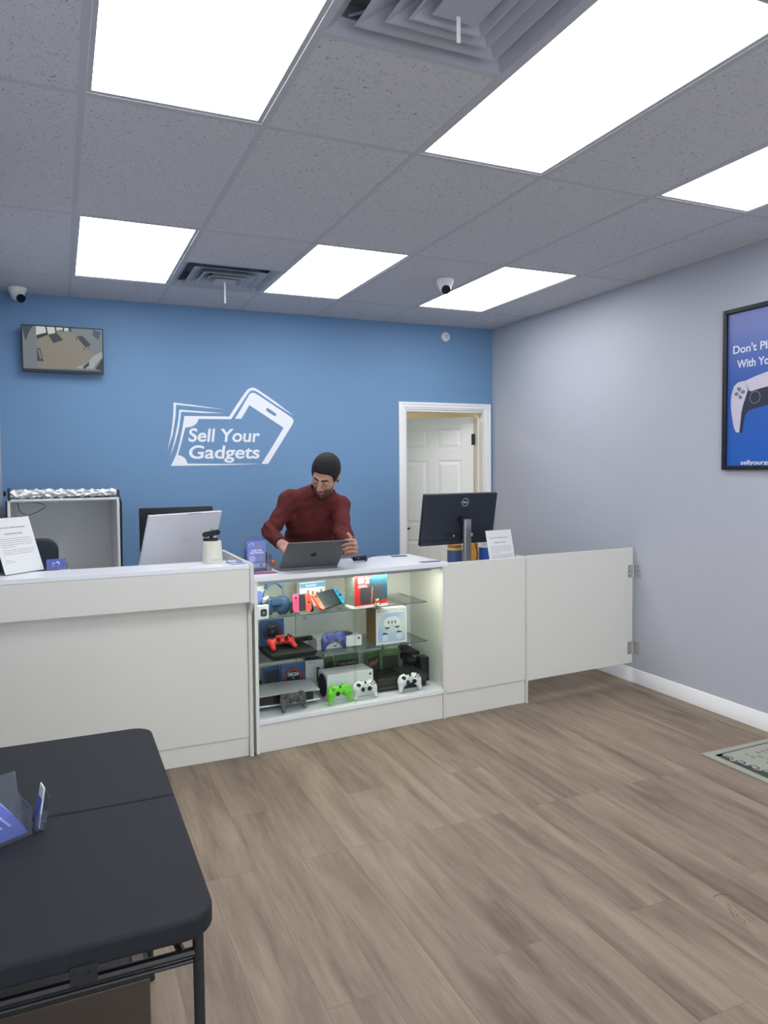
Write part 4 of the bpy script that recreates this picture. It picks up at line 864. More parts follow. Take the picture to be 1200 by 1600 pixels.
cdk = thing('dark_card', 'dark blue flat card at the back edge of the display counter', 'card', W(1.085, .385, Zt), ANG+R(-8)); obj('card', MB().prism(rrect(.105, .035, .012), (0, 0, 0), (1, 0, 0), (0, 1, 0), .003), mat('deep_blue_card', (30, 38, 84), .5), cdk)
fl = thing('flyer', 'dark folded flyer with small pictures near the right end of the display counter', 'flyer', W(1.115, .060, Zt), ANG+R(-4)); obj('sheet', MB().box((-.062, -.030, 0), (.062, .022, .001)), mat('flyer_dark', (58, 60, 92), .4), fl)
obj('print', MB().box((-.05, -.02, .0011), (-.01, .012, .0014)).box((.01, -.01, .0011), (.05, .002, .0014)), mat('flyer_pale', (150, 150, 168), .5), fl)
# black monitor on steel stand
dl_, Mx = monitor('computer_monitor', 'large black computer monitor seen from behind on a steel stand right of the man', W(1.556, .42, .8002), ANG+R(1), .575, .345, .355, 11, mat('dark_monitor_plastic', (30, 36, 48), .5), .030)
ring = MB(); ring.M = Mx @ Matrix.Translation((.030, -.0155, .115))
m_ = curve_mb([circ(.0275, 36), circ(.0248, 36)], (0, 0, 0), (1, 0, 0), (0, 0, 1)); ring.add(m_.v, m_.f)
m_ = text_mb('DELL', (-.0195, 0, -.0058), (1, 0, 0), (0, 0, 1), .012, .039, bold=.03); ring.add(m_.v, m_.f)
obj('logo', ring, mat('logo_silver', (205, 208, 214), .4), dl_, smooth=False)
rd = MB(); rd.M = Mx
rd.box((-.285, -.0175, -.1405), (.285, -.0152, -.137)).box((-.10, -.0162, -.115), (.16, -.0152, -.100)); obj('vent_groove', rd, M_black, dl_)
cc_ = MB(); cc_.M = Mx; cc_.cyl((.012, -.015, -.005), (.012, -.040, -.005), .030, .024, 28); obj('stand_joint', cc_, M_black, dl_)
lbm = MB(); lbm.M = Mx; lbm.box((.105, -.0175, -.120), (.118, -.0155, -.100)).box((-.038, -.0168, -.117), (-.030, -.0155, -.106)); obj('label', lbm, mat('pale_grey'), dl_)
obj('stand_column', MB().prism(rrect(.056, .028, .008), (.030, -.055, .008), (1, 0, 0), (0, 1, 0), .345), mat('satin_steel', (168, 168, 168), .32, metal=.85), dl_, bevel=.002)
obj('stand_foot', MB().prism(rrect(.24, .19, .02), (.015, -.02, 0), (1, 0, 0), (0, 1, 0), .008), mat('satin_steel'), dl_)
obj('cable', MB().tube([(.105, -.02, .232), (.118, -.03, .18), (.125, -.04, .12), (.110, -.05, .06), (.085, -.05, .012)], .004, 8), M_black, dl_)
# canisters behind the monitor
def canister(label, loc, r, h, cols, name='wipes_canister'):
    t = thing(name, label, 'canister', loc, R(-20))
    obj('body', MB().lathe([(r*.96, 0), (r, .004), (r, h-.03), (r*.94, h-.026)], n=30), mat('canister_'+cols[0], CN_[cols[0]], .4), t)
    obj('cap', MB().lathe([(r*.96, h-.026), (r*.96, h-.006), (r*.86, h)], n=30), mat('canister_'+cols[1], CN_[cols[1]], .4), t)
    obj('label_band', MB().lathe([(r+.0006, .02), (r+.0008, .024), (r+.0008, h-.045), (r+.0006, h-.041)], n=30), mat('canister_'+cols[2], CN_[cols[2]], .4), t); return t
CN_ = {'yellow': (222, 206, 92), 'blue': (70, 84, 130), 'orange': (226, 158, 52), 'white': (226, 226, 226), 'deep': (44, 88, 176), 'amber': (206, 150, 70), 'brown': (176, 120, 60)}
canister('yellow canister with a blue printed label under the black monitor, left of its stand', W(1.618, .56, .8002), .052, .172, ('yellow', 'brown', 'blue'))
canister('orange spray bottle shaped canister right of the monitor stand', W(1.745, .52, .8002), .033, .175, ('amber', 'orange', 'orange'), 'cleaner_bottle')
ck = canister('white canister with a blue label between the monitor stand and the right notice', W(1.845, .53, .8002), .040, .180, ('white', 'white', 'deep'))
sh_ = MB().box((S2+.0005, .10, .775), (S2+.13, .78, .80)); obj('side_shelf', sh_, M_lamw, dc)
# ------------------------------------------------------------------ goods in the display case
ZS1, ZS2, ZS0 = .7003, .4653, .1753
def card(name, label, cat, s, d, z, rot, w_, h_, t_, m, group=None, parts=()):
    """box shaped package: front face towards -Y"""
    t = thing(name, label, cat, W(s, d, z), (rot[0], 0, ANG+rot[1]) if isinstance(rot, tuple) else ANG+rot, group)
    obj('carton', MB().box((-w_/2, 0, 0), (w_/2, t_, h_)), m, t, bevel=.0015); return t
def fl_(t, name, poly, m, y=-.0006, x0=0, z0=0, holes=()):
    return obj(name, curve_mb([poly]+list(holes), (x0, y, z0), (1, 0, 0), (0, 0, 1)), m, t, smooth=False)
def rect(x0, z0, x1, z1): return [(x0, z0), (x1, z0), (x1, z1), (x0, z1)]
def txt(t, s, x, z, cap, wd, m, y=-.0009, bold=.03, shear=0, name='lettering'):
    return obj(name, text_mb(s, (x, y, z), (1, 0, 0), (0, 0, 1), cap, wd, bold=bold, shear=shear), m, t, smooth=False)
M_cw = mat('carton_white', (226, 226, 224), .45)
M_lil = mat('lilac', (122, 136, 216), .4); M_red = mat('bright_red', (222, 44, 48), .4); M_skyb = mat('neon_blue', (40, 160, 210), .4)
M_pink = mat('neon_pink', (236, 62, 110), .4); M_coral = mat('neon_coral', (238, 74, 52), .4); M_dgrey = mat('dark_grey_plastic', (58, 60, 64), .5)
M_csblue = mat('case_blue', (56, 92, 158), .3); M_csgreen = mat('case_green', (84, 118, 66), .35)
# top shelf
pb_ = card('phone_box', 'white phone box picturing a lilac phone, left end of the top glass shelf', 'box', .086, .195, ZS1, 0, .090, .156, .03, M_cw)
fl_(pb_, 'phone_picture', rrect(.062, .115, .012, 4, .004, .070), M_lil); fl_(pb_, 'camera_picture', rrect(.020, .03, .006, 4, -.012, .112), mat('lilac_dark', (88, 98, 170), .4), -.0009)
wb_ = card('watch_box', 'small white watch box with a black watch face, in front of the lilac phone box', 'box', .078, .050, ZS1, R(3), .062, .072, .03, M_cw)
fl_(wb_, 'watch_picture', rrect(.036, .040, .011, 5, .002, .034), M_black); fl_(wb_, 'dial', circ(.010, 16, .002, .034), mat('dial_grey', (110, 115, 118), .4), -.0009)
# over-ear headphones in a blue case
hp_ = thing('headphones', 'dark blue over-ear headphones standing in a soft blue case on the top shelf', 'headphones', W(.172, .136, ZS1), ANG-R(4))
M_hb = mat('case_teal_blue', (30, 58, 90), .6); M_hd = mat('headband_blue', (44, 74, 104), .5)
def f(P):
    q = P*np.array([1, 1, 1], np.float32)
    a = s_ell(q, (-.040, 0, .048), (.048, .030, .055)); b = s_ell(q, (.040, 0, .048), (.048, .030, .055))
    c = smin(a, b, .010); c = smin(c, s_box(q, (0, 0, .072), (.055, .026, .022), .010), .008)
    return smax(smax(c, -(q[..., 2]), .002), -s_cap(q, (0, -.05, -.004), (0, .05, -.004), .022, .022), .006)
obj('soft_case', snet(f, (-.10, -.045, -.005), (.10, .045, .115), .003), M_hb, hp_)
obj('flap', MB().prism([(-.030, .055), (.032, .058), (.034, .092), (.018, .100), (-.026, .098)], (0, -.0345, 0), (1, 0, 0), (0, 0, 1), -.006), M_hb, hp_, bevel=.002)
obj('silver_ear_cup', MB().tube([(-.070, -.020, .075), (-.062, -.024, .094), (-.042, -.024, .105)], [.010, .015, .010], 10), mat('satin_silver', (200, 204, 208), .35, metal=.4), hp_)
hbp = [(-.066, 0, .085), (-.064, 0, .115), (-.056, 0, .137)]; arc_ = [(-.052, 0, .142), (-.044, 0, .160), (-.028, 0, .173), (-.004, 0, .178), (.020, 0, .173), (.036, 0, .160), (.042, 0, .145)]
obj('arm', MB().tube(hbp, .0045, 8).tube([(.046, 0, .140), (.047, 0, .115), (.046, 0, .088)], .0045, 8), M_hd, hp_)
obj('headband', MB().tube(arc_, [.008, .012, .011, .009, .011, .012, .008], 12), M_hd, hp_)
# handheld console controllers
def joycon(t, name, left, m, o, xa, za, msk=M_black):
    """slim rail controller in the plane (o, xa, za): straight on one side, rounded on the other"""
    w_, h_ = .036, .102; r = .020; s = 1 if left else -1
    pl = [(0, 0), (0, h_)]+[(-s*(w_-r+r*math.sin(R(a))), h_-r+r*math.cos(R(a))) for a in range(0, 91, 15)]+[(-s*(w_-r+r*math.cos(R(a))), r-r*math.sin(R(a))) for a in range(0, 91, 15)]
    if left: pl = pl[::1]
    b = curve_mb([pl], o, xa, za, depth=.014); p = obj(name, b, m, t, bevel=.002)
    X = Vector(xa); Z = Vector(za); O = Vector(o); N = X.cross(Z).normalized()
    cx = -s*.018; zt_, zb_ = (.080, .052) if left else (.052, .080)
    stick = MB(); c = O+X*cx+Z*zt_+N*.007; stick.cyl(c, c+N*.006, .005, n=12).cyl(c+N*.006, c+N*.009, .0075, n=16); obj('thumbstick', stick, msk, p)
    bt = MB()
    for dx, dz in ((.008, 0), (-.008, 0), (0, .008), (0, -.008)):
        c = O+X*(cx+dx)+Z*(zb_+dz)+N*.0068; bt.cyl(c, c+N*.0018, .0032, n=10)
    c = O+X*(cx+.004*s)+Z*.026+N*.0068; bt.cyl(c, c+N*.0018, .0028, n=10)
    obj('buttons', bt, msk, p); return p
# N = X x Z must point to -Y, so the plane axes are (1,0,0),(0,0,1)
cg = thing('controller_grip', 'black controller grip holding a pink and a coral rail controller on the top shelf', 'game controller', W(.309, .080, ZS1+.004), (R(-8), 0, ANG+R(-10)))
def f(P):
    a = s_box(P, (0, .006, .062), (.046, .014, .046), .008); b = s_cap(P, (-.050, .012, .060), (-.064, .016, .014), .018, .012); c = s_cap(P, (.050, .012, .060), (.064, .016, .014), .018, .012)
    return smin(smin(a, b, .012), c, .012)
obj('grip', snet(f, (-.10, -.02, -.006), (.10, .05, .12), .003), M_blackm, cg)
obj('charge_panel', MB().box((-.020, -.0095, .014), (.018, -.006, .106)), M_black, cg, bevel=.001)
cg.scale = (.90, .90, .96)
joycon(cg, 'left_controller', True, M_pink, (-.0225, -.014, .010), (1, 0, 0), (0, 0, 1)); joycon(cg, 'right_controller', False, M_coral, (.0205, -.014, .010), (1, 0, 0), (0, 0, 1))
HR_ = (R(-38), 0, ANG+R(33))
hs = thing('handheld_console', 'handheld game console with coral and sky blue controllers, tilted on a clear stand', 'game console', W(.501, .084, ZS1+.026), HR_)
obj('tablet', MB().prism(rrect(.174, .102, .005), (0, 0, .051), (1, 0, 0), (0, 0, 1), -.013), M_black, hs, bevel=.0015)
obj('screen', MB().box((-.078, -.0006, .006), (.078, -.0001, .092)), mat('glossy_screen', (40, 46, 50), .3, spec=.25), hs)
joycon(hs, 'right_controller', False, M_skyb, (.0885, .0065, .000), (1, 0, 0), (0, 0, 1)); joycon(hs, 'left_controller', True, M_coral, (-.0885, .0065, .000), (1, 0, 0), (0, 0, 1))
cs_ = thing('clear_stand', 'clear acrylic easel stand under the tilted handheld console', 'stand', W(.503, .058, ZS1), ANG+R(33))
a = MB().box((-.055, -.004, 0), (.055, .075, .0035)).box((-.055, -.006, 0), (.055, -.004, .012)).box((-.055, .006, .0035), (-.051, .036, .018)).box((.051, .006, .0035), (.055, .036, .018)).box((-.055, .006, .0185), (.055, .036, .0215)); obj('easel', a, M_acr, cs_)
# white boxed game behind
wg = card('game_box', 'white boxed game with a light blue banner behind the handheld console', 'box', .440, .250, ZS1, R(5), .165, .145, .04, M_cw)
fl_(wg, 'banner', rect(-.080, .112, .080, .138), mat('banner_blue', (96, 158, 210), .4)); txt(wg, 'GAMES', -.045, .119, .012, .07, M_paper)
for k, (x, z) in enumerate(((-.055, .07), (-.03, .088), (.0, .080), (.028, .074), (.055, .085))): fl_(wg, 'picture', [(x-.009, z-.014), (x-.002, z-.006), (x+.008, z-.016), (x+.006, z+.004), (x+.011, z+.012), (x, z+.008), (x-.007, z+.015), (x-.004, z)], mat('picture_brown', (120, 104, 96), .6), -.0009)
# big red console box
sw_ = thing('console_box', 'tall red console box with a grey console and a 2 pictured, top shelf', 'box', W(.724, .060, ZS1), ANG+R(5))
BW, BH_, BD = .218, .188, .115
obj('carton', MB().box((-BW/2, 0, 0), (BW/2, BD, BH_)), M_red, sw_, bevel=.0015)
obj('white_foot', MB().box((-BW/2-.0006, -.0006, .0), (BW/2+.0006, BD+.0006, .016)), M_cw, sw_)
sdm = MB().add([(-BW/2-.0007, .004, .018), (-BW/2-.0007, BD-.003, .018), (-BW/2-.0007, BD-.003, BH_-.003), (-BW/2-.0007, .004, BH_-.003)], [(3, 2, 1, 0)]); obj('side_picture', sdm, mat('side_art', (104, 112, 104), .5, noise=.7, nscale=45), sw_)
fl_(sw_, 'backdrop', [(BW/2-.001, .040), (BW/2-.001, BH_-.001), (.01, BH_-.001), (-.018, BH_-.02), (-.018, .115), (.03, .09), (.06, .045)], mat('teal_art', (38, 78, 96), .5, noise=.6, nscale=40))
fl_(sw_, 'console_picture', rrect(.075, .095, .012, 4, -.036, .072), M_dgrey, -.0009); fl_(sw_, 'console_picture', rrect(.050, .085, .012, 4, .052, .078), mat('mid_grey_print', (78, 80, 86), .5), -.0009)
fl_(sw_, 'console_picture', [(.002, .028), (.072, .034), (.072, .128), (.012, .122)], mat('print_charcoal', (66, 68, 74), .5), -.0012)
fl_(sw_, 'stripe', [(-.003, .030), (.003, .030), (.010, .118), (.004, .118)], mat('stripe_coral', (232, 120, 98), .5), -.0015)
fl_(sw_, 'emblem', [(-.086, .142), (-.068, .142), (-.068, .178), (-.080, .178), (-.088, .170), (-.088, .150)], M_paper, -.0009); fl_(sw_, 'emblem', [(-.064, .142), (-.054, .142), (-.048, .150), (-.048, .170), (-.054, .178), (-.064, .178)], M_paper, -.0009)
txt(sw_, '2', -.042, .143, .034, .028, M_paper, bold=.05); txt(sw_, 'SWITCH', -.088, .118, .010, .062, M_paper, bold=.04); txt(sw_, 'NINTENDO', -.088, .131, .004, .060, M_paper)
# small figurine
fg = thing('figurine', 'small brown and white toy figurine at the foot of the red console box', 'figurine', W(.752, .030+.012, ZS1), ANG)
def f(P):
    a = s_ell(P, (0, 0, .016), (.014, .010, .014)); b = s_ell(P, (-.002, -.002, .037), (.011, .010, .011)); c = s_cap(P, (.006, 0, .024), (.020, -.002, .018), .005, .004); d = s_cap(P, (-.006, 0, .022), (-.022, 0, .012), .004, .003)
    e = s_cap(P, (.006, 0, .044), (.010, 0, .054), .004, .002); g_ = s_cap(P, (-.008, 0, .044), (-.012, 0, .052), .004, .002); h_ = s_cap(P, (.002, -.004, .006), (.018, -.006, .003), .006, .004)
    r = a
    for q in (b, c, d, e, g_, h_): r = smin(r, q, .005)
    return smax(r, -P[..., 2], .001)
obj('body', snet(f, (-.03, -.02, -.002), (.03, .02, .06), .0016), mat('figurine_brown', (150, 118, 96), .5, noise=.5, nscale=110), fg)
obj('chest', MB().lathe([(.001, 0), (.006, .003), (.006, .012), (.001, .016)], c=(.001, -.008, .010), n=12), M_white, fg)

# gamepads (front face towards -Y, upright)
def pad_shape(kind):
    def f(P):
        Q = P.copy(); Q[..., 0] = np.abs(Q[..., 0])
        if kind == 'x':
            a = s_box(Q, (0, .004, .072), (.050, .015, .024), .012); b = s_ell(Q, (.046, .006, .066), (.030, .021, .033))
            c = s_cap(Q, (.056, .008, .056), (.067, .014, .012), .020, .0115); r = smin(smin(a, b, .012), c, .014)
            r = smin(r, s_cap(Q, (.030, .010, .098), (.052, .012, .092), .007, .007), .006)
        else:
            a = s_box(Q, (0, .004, .068), (.052, .014, .022), .011); b = s_ell(Q, (.054, .006, .070), (.026, .018, .028))
            c = s_cap(Q, (.058, .008, .058), (.064, .014, .012), .017, .0125); r = smin(smin(a, b, .010), c, .012)
            r = smin(r, s_cap(Q, (.024, .000, .052), (.024, -.002, .052), .015, .015), .006)
        return r
    return snet(f, (-.088, -.026, -.002), (.088, .036, .112), .0022)
PADX = pad_shape('x'); PADP = pad_shape('p')
def gamepad(kind, label, loc, rot, body, stick, btn, dpad=None, patt=None, group='game controllers in the display case'):
    t = thing('game_controller', label, 'game controller', loc, rot, group)
    obj('body', PADX if kind == 'x' else PADP, body, t)
    if kind == 'x': sticks = [(-.046, .078), (.022, .053)]; dp = (-.023, .053); bc = (.046, .077)
    else: sticks = [(-.024, .052), (.024, .052)]; dp = (-.052, .076); bc = (.052, .076)
    yf = -.0135
    for x, z in sticks:
        obj('thumbstick', MB().cyl((x, yf+.006, z), (x, yf-.006, z), .0065, n=16).cyl((x, yf-.006, z), (x, yf-.010, z), .0098, .0092, n=20).cyl((x, yf+.006, z), (x, yf-.0005, z), .0135, .0125, n=24), stick, t)
    b = MB()
    for dx, dz in ((.011, 0), (-.011, 0), (0, .011), (0, -.011)): b.cyl((bc[0]+dx, yf+.006, bc[1]+dz), (bc[0]+dx, yf-.003, bc[1]+dz), .0047, n=14)
    obj('face_buttons', b, btn, t)
    d = MB()
    if kind == 'x': d.cyl((dp[0], yf+.006, dp[1]), (dp[0], yf-.0012, dp[1]), .0125, n=24)
    d.box((dp[0]-.011, yf-.003, dp[1]-.0038), (dp[0]+.011, yf+.004, dp[1]+.0038)).box((dp[0]-.0038, yf-.0031, dp[1]-.011), (dp[0]+.0038, yf+.004, dp[1]+.011)); obj('direction_pad', d, dpad or stick, t)
    if kind == 'x':
        h = MB().cyl((0, yf+.006, .089), (0, yf-.0012, .089), .0065, n=18); obj('home_button', h, dpad or stick, t)
        obj('menu_buttons', MB().cyl((-.012, yf+.006, .073), (-.012, yf, .073), .0026, n=10).cyl((.012, yf+.006, .073), (.012, yf, .073), .0026, n=10).box((-.004, yf-.0002, .060), (.004, yf+.005, .064)), btn, t)
    else: obj('touchpad', MB().prism(rrect(.052, .026, .004), (0, yf+.004, .079), (1, 0, 0), (0, 0, 1), .006), patt or body, t, bevel=.001)
    return t
M_padw = mat('pad_white', (228, 228, 226), .4); M_padg = mat('pad_green', (116, 214, 56), .4); M_gbut = mat('pad_green_parts', (92, 184, 44), .4)
def camo(name, a, b, sc):
    m = mat(name, a, .5); nt = m.node_tree; bs = nt.nodes['Principled BSDF']; tc = nt.nodes.new('ShaderNodeTexCoord'); v = nt.nodes.new('ShaderNodeTexVoronoi'); v.inputs['Scale'].default_value = sc
    r = nt.nodes.new('ShaderNodeValToRGB'); r.color_ramp.interpolation = 'CONSTANT'; e = r.color_ramp.elements; e[0].color = (*lin(a), 1); e[1].color = (*lin(b), 1); e[1].position = .55; k = e.new(.3); k.color = (*lin(tuple((x+y)/2.3 for x, y in zip(a, b))), 1)
    nt.links.new(tc.outputs['Object'], v.inputs[0]); nt.links.new(v.outputs['Color'], r.inputs[0]); nt.links.new(r.outputs[0], bs.inputs['Base Color']); return m
def shift_mat():
    m = mat('pad_blue_violet', (72, 84, 160), .3, coat=.4); nt = m.node_tree; bs = nt.nodes['Principled BSDF']; tc = nt.nodes.new('ShaderNodeTexCoord'); s = nt.nodes.new('ShaderNodeSeparateXYZ')
    r = nt.nodes.new('ShaderNodeValToRGB'); r.color_ramp.elements[0].color = (*lin((62, 56, 110)), 1); r.color_ramp.elements[1].color = (*lin((92, 108, 190)), 1); mr = nt.nodes.new('ShaderNodeMapRange'); mr.inputs[1].default_value = 0; mr.inputs[2].default_value = .1
    nt.links.new(tc.outputs['Object'], s.inputs[0]); nt.links.new(s.outputs[2], mr.inputs[0]); nt.links.new(mr.outputs[0], r.inputs[0]); nt.links.new(r.outputs[0], bs.inputs['Base Color']); return m
gamepad('x', 'green game controller leaning in front of the white console on the case floor', W(.523, .036, ZS0+.009), (R(-20), 0, ANG+R(6)), M_padg, M_gbut, M_gbut, M_black)
gamepad('x', 'white game controller right beside the green one on the case floor', W(.681, .040, ZS0+.009), (R(-20), 0, ANG+R(3)), M_padw, M_black, M_black)
gamepad('x', 'white game controller in front of the black console near the case end panel', W(.975, .040, ZS0+.009), (R(-20), 0, ANG+R(2)), M_padw, M_black, M_black)
gamepad('x', 'blue violet game controller in front of the small white console on the middle shelf', W(.510, .092, ZS2+.006), (R(-12), 0, ANG+R(4)), shift_mat(), mat('pad_slate', (96, 106, 138), .4), mat('pad_indigo', (56, 56, 108), .4))
gamepad('p', 'grey camouflage game controller in front of the flat white console, case floor left', W(.250, .044, ZS0+.009), (R(-20), 0, ANG+R(8)), camo('grey_camo', (62, 62, 62), (104, 102, 100), 60), M_dgrey, M_dgrey)
# middle shelf: slim black console, red pad, sensor bar
sc_ = thing('game_console', 'slim flat black game console on the left of the middle shelf under the red controller', 'game console', W(.2475, .040, ZS2), ANG+R(0))
M_cons = mat('console_black', (38, 38, 39), .65, spec=.25)
obj('lower_shell', MB().box((-.1225, 0, .004), (.1225, .225, .018)).box((-.10, .02, 0), (.10, .2, .004)), M_cons, sc_, bevel=.003)
obj('upper_shell', MB().box((-.130, -.008, .021), (.130, .220, .039)), M_cons, sc_, bevel=.004)
obj('gap', MB().box((-.118, .004, .0185), (.118, .215, .0205)), M_black, sc_)
rp = gamepad('p', 'red game controller lying on the slim black console', W(.218, .115, ZS2+.0405+.062), (R(-62), 0, ANG+R(4)), mat('pad_red', (206, 50, 46), .4), M_black, M_black)
rp.rotation_euler = (R(62), 0, ANG+R(4)); rp.location = W(.212, .18, ZS2+.040-.004)
rp.rotation_euler = (R(-70), 0, ANG+R(5)); rp.location = W(.213, .085, ZS2+.066)
vb = thing('sensor_bar', 'black camera sensor bar with a round base standing on the slim black console', 'camera', W(.326, .205, ZS2+.0397), ANG+R(5))
obj('bar', MB().box((-.075, -.012, .012), (.090, .016, .038)), M_black, vb, bevel=.004); obj('foot', MB().lathe([(.046, 0), (.048, .006), (.042, .030), (.030, .040), (.001, .043)], c=(-.040, .03, 0)), M_black, vb)
obj('lens', MB().cyl((-.045, -.0125, .025), (-.045, -.014, .025), .008, n=16).cyl((.045, -.0125, .025), (.045, -.014, .025), .008, n=16), mat('dark_lens'), vb)
# small white console
ss = thing('game_console', 'small white game console with a round black vent on the middle shelf', 'game console', W(.560, .150, ZS2), ANG-R(2))
ss.location = W(.562, .164, ZS2)
obj('body', MB().box((-.138, -.02, .003), (.138, .130, .065)), M_padw, ss, bevel=.003); obj('round_vent', MB().cyl((.048, .055, .0648), (.048, .055, .0660), .060, n=40), M_black, ss)
obj('logo', MB().cyl((.118, -.0202, .048), (.118, -.0212, .048), .006, n=16), M_black, ss)
obj('port', MB().box((-.04, -.0204, .014), (-.02, -.0199, .02)), M_black, ss)
# VR headset box
vr = thing('headset_box', 'white headset box with brown cardboard sides at the right of the middle shelf', 'box', W(.876, .103, ZS2), ANG-R(1))
vw, vh = .202, .208
obj('carton', MB().box((-vw/2, .0015, 0), (vw/2, .135, vh)), mat('brown_cardboard', (150, 122, 80), .8, noise=.06, nscale=30), vr, bevel=.001)
obj('front_sleeve', MB().box((-vw/2-.0005, -.001, -.0), (vw/2+.0005, .0014, vh)).box((-vw/2, .0, vh), (vw/2, .136, vh+.001)), M_cw, vr)
gm = mat('pale_gradient_print', (186, 206, 226), .45); nt = gm.node_tree; tc = nt.nodes.new('ShaderNodeTexCoord'); nz = nt.nodes.new('ShaderNodeTexNoise'); nz.inputs['Scale'].default_value = 9; nz.inputs['Detail'].default_value = 0
rr_ = nt.nodes.new('ShaderNodeValToRGB'); rr_.color_ramp.elements[0].position = .35; rr_.color_ramp.elements[0].color = (*lin((164, 190, 222)), 1); rr_.color_ramp.elements[1].position = .65; rr_.color_ramp.elements[1].color = (*lin((214, 222, 208)), 1)
nt.links.new(tc.outputs['Object'], nz.inputs[0]); nt.links.new(nz.outputs['Fac'], rr_.inputs[0]); nt.links.new(rr_.outputs[0], nt.nodes['Principled BSDF'].inputs['Base Color'])
fl_(vr, 'print', rect(-.088, .010, .090, .182), gm, -.0014)
fl_(vr, 'headset_picture', [(-.052, .118), (-.050, .140), (-.038, .154), (-.015, .160), (.020, .160), (.042, .154), (.054, .140), (.056, .118), (.050, .104), (.030, .100), (.018, .104), (.010, .112), (-.004, .112), (-.012, .104), (-.024, .098), (-.044, .102)], M_cw, -.0018)
for x, z in ((-.030, .092), (.036, .094)): fl_(vr, 'lens_picture', [(x-.016, z+.006), (x+.016, z+.008), (x+.013, z-.002), (x, z-.005), (x-.012, z-.002)], mat('print_slate', (78, 82, 100), .5), -.0021)
for x in (-.020, .002, .024): fl_(vr, 'slot_picture', rrect(.007, .019, .003, 3, x, .126), M_black, -.0022)
for x, z in ((-.045, .062), (.048, .066)): fl_(vr, 'controller_picture', [(x-.022, z-.003), (x-.010, z+.002), (x-.008, z+.008), (x, z+.004), (x+.022, z-.001), (x+.018, z-.005)], M_black, -.0021); fl_(vr, 'controller_picture', rrect(.038, .034, .012, 4, x+.002, z-.026), mat('print_white2', (212, 220, 228), .5), -.0019)
txt(vr, 'Meta Quest 3', -.092, .191, .005, .070, mat('warm_grey_ink', (110, 106, 98), .6), -.0014, .02); txt(vr, '128 GB', .058, .193, .004, .030, M_ink, -.0014, .02)
# disc cases
def disc_case(label, s, d, z, rz, w_, h_, m, t_=.012, lean=-5, name='disc_case', grp='plastic disc cases in the display case'):
    t = thing(name, label, 'disc case', W(s, d, z+.0014), (R(lean), 0, ANG+rz), grp)
    obj('shell', MB().prism(rrect(w_, h_, .004, 2, 0, h_/2), (0, 0, 0), (1, 0, 0), (0, 0, 1), -t_), m, t, bevel=.001); return t
def disc(t, cx, cz, r, m, ring=None):
    obj('disc', MB().cyl((cx, -.0002, cz), (cx, -.0014, cz), r, n=40), m, t)
    if ring: fl_(t, 'disc_ring', circ(r*.97, 40, cx, cz), ring, -.0017, holes=[circ(r*.66, 40, cx, cz)])
    fl_(t, 'disc_hub', circ(r*.17, 20, cx, cz), M_csblue, -.0020)
M_disc = mat('disc_black', (30, 32, 36), .25)
g1 = disc_case('open blue disc case showing a black disc, behind the red controller', .240, .370, ZS2, R(2), .142, .155, M_csblue); disc(g1, -.003, .085, .058, M_disc, mat('disc_dim', (58, 62, 68), .3)); txt(g1, 'Tools', -.020, .112, .008, .035, M_paper, -.0022, 0)
g2 = disc_case('dark disc case cover with white artwork at the left end of the middle shelf', .108, .310, ZS2, R(34), .095, .155, M_csblue)
fl_(g2, 'cover', rect(-.042, .006, .042, .146), mat('bw_art', (70, 70, 66), .5, noise=.95, nscale=55))
g3 = disc_case('left half of open blue disc case, dark cover with white lettering, case floor', .232, .352, ZS0, R(22), .112, .172, M_csblue)
fl_(g3, 'cover', rect(-.054, .006, .054, .150), mat('cover_slate', (46, 54, 62), .5)); 
for k, (x0, x1, z0, z1) in enumerate(((-.010, .012, .078, .090), (-.022, .030, .062, .076), (-.030, .040, .044, .060), (-.036, .048, .024, .042), (-.040, .048, .006, .022))):
    fl_(g3, 'cover_lettering', [(x0, z0), (x0+.25*(x1-x0), z0+.003), (x0+.5*(x1-x0), z0-.001), (x1, z0+.002), (x1-.004, z1), (x0+.6*(x1-x0), z1-.003), (x0+.3*(x1-x0), z1+.002), (x0+.004, z1-.002)], M_cw if k else mat('dull_red', (150, 70, 60), .5), -.0010)
g4 = disc_case('right half of an open blue disc case with a red ringed disc, case floor', .358, .362, ZS0, R(-3), .140, .172, M_csblue); disc(g4, .0, .090, .060, M_disc, mat('disc_red', (130, 54, 52), .3)); txt(g4, '2K26', -.032, .102, .018, .066, M_paper, -.0024, .05)
g5 = disc_case('green disc case with a black title strip behind the large white console', .724, .392, ZS0, R(-3), .154, .176, M_csgreen)
fl_(g5, 'title_strip', rect(-.064, .030, .072, .142), mat('cover_black', (34, 36, 32), .5)); g8 = disc_case('left half of the open green disc case behind the large white console', .600, .372, ZS0, R(27), .085, .176, M_csgreen); fl_(g8, 'cover', rect(-.040, .006, .040, .150), mat('cover_olive', (56, 62, 50), .5))
txt(g5, 'CALL·DUTY', -.056, .114, .014, .118, mat('title_grey', (190, 194, 186), .5), -.0009, .03)
g6 = disc_case('left half of open green disc case picturing people, behind the black console', .884, .340, ZS0, R(25), .108, .180, M_csgreen)
fl_(g6, 'cover', rect(-.050, .008, .050, .150), mat('cover_olive'))
for x, z in ((-.032, .110), (-.011, .118), (.009, .112), (.030, .120)): fl_(g6, 'face_picture', circ(.010, 12, x, z, .015), mat('face_tan', (160, 116, 100), .6), -.0010); fl_(g6, 'figure_picture', [(x-.012, z-.05), (x+.012, z-.05), (x+.009, z-.016), (x-.009, z-.016)], M_dgrey, -.0009)
g7 = disc_case('right half of open green disc case with black cover, behind the black console', 1.004, .358, ZS0, R(-3), .142, .180, M_csgreen)
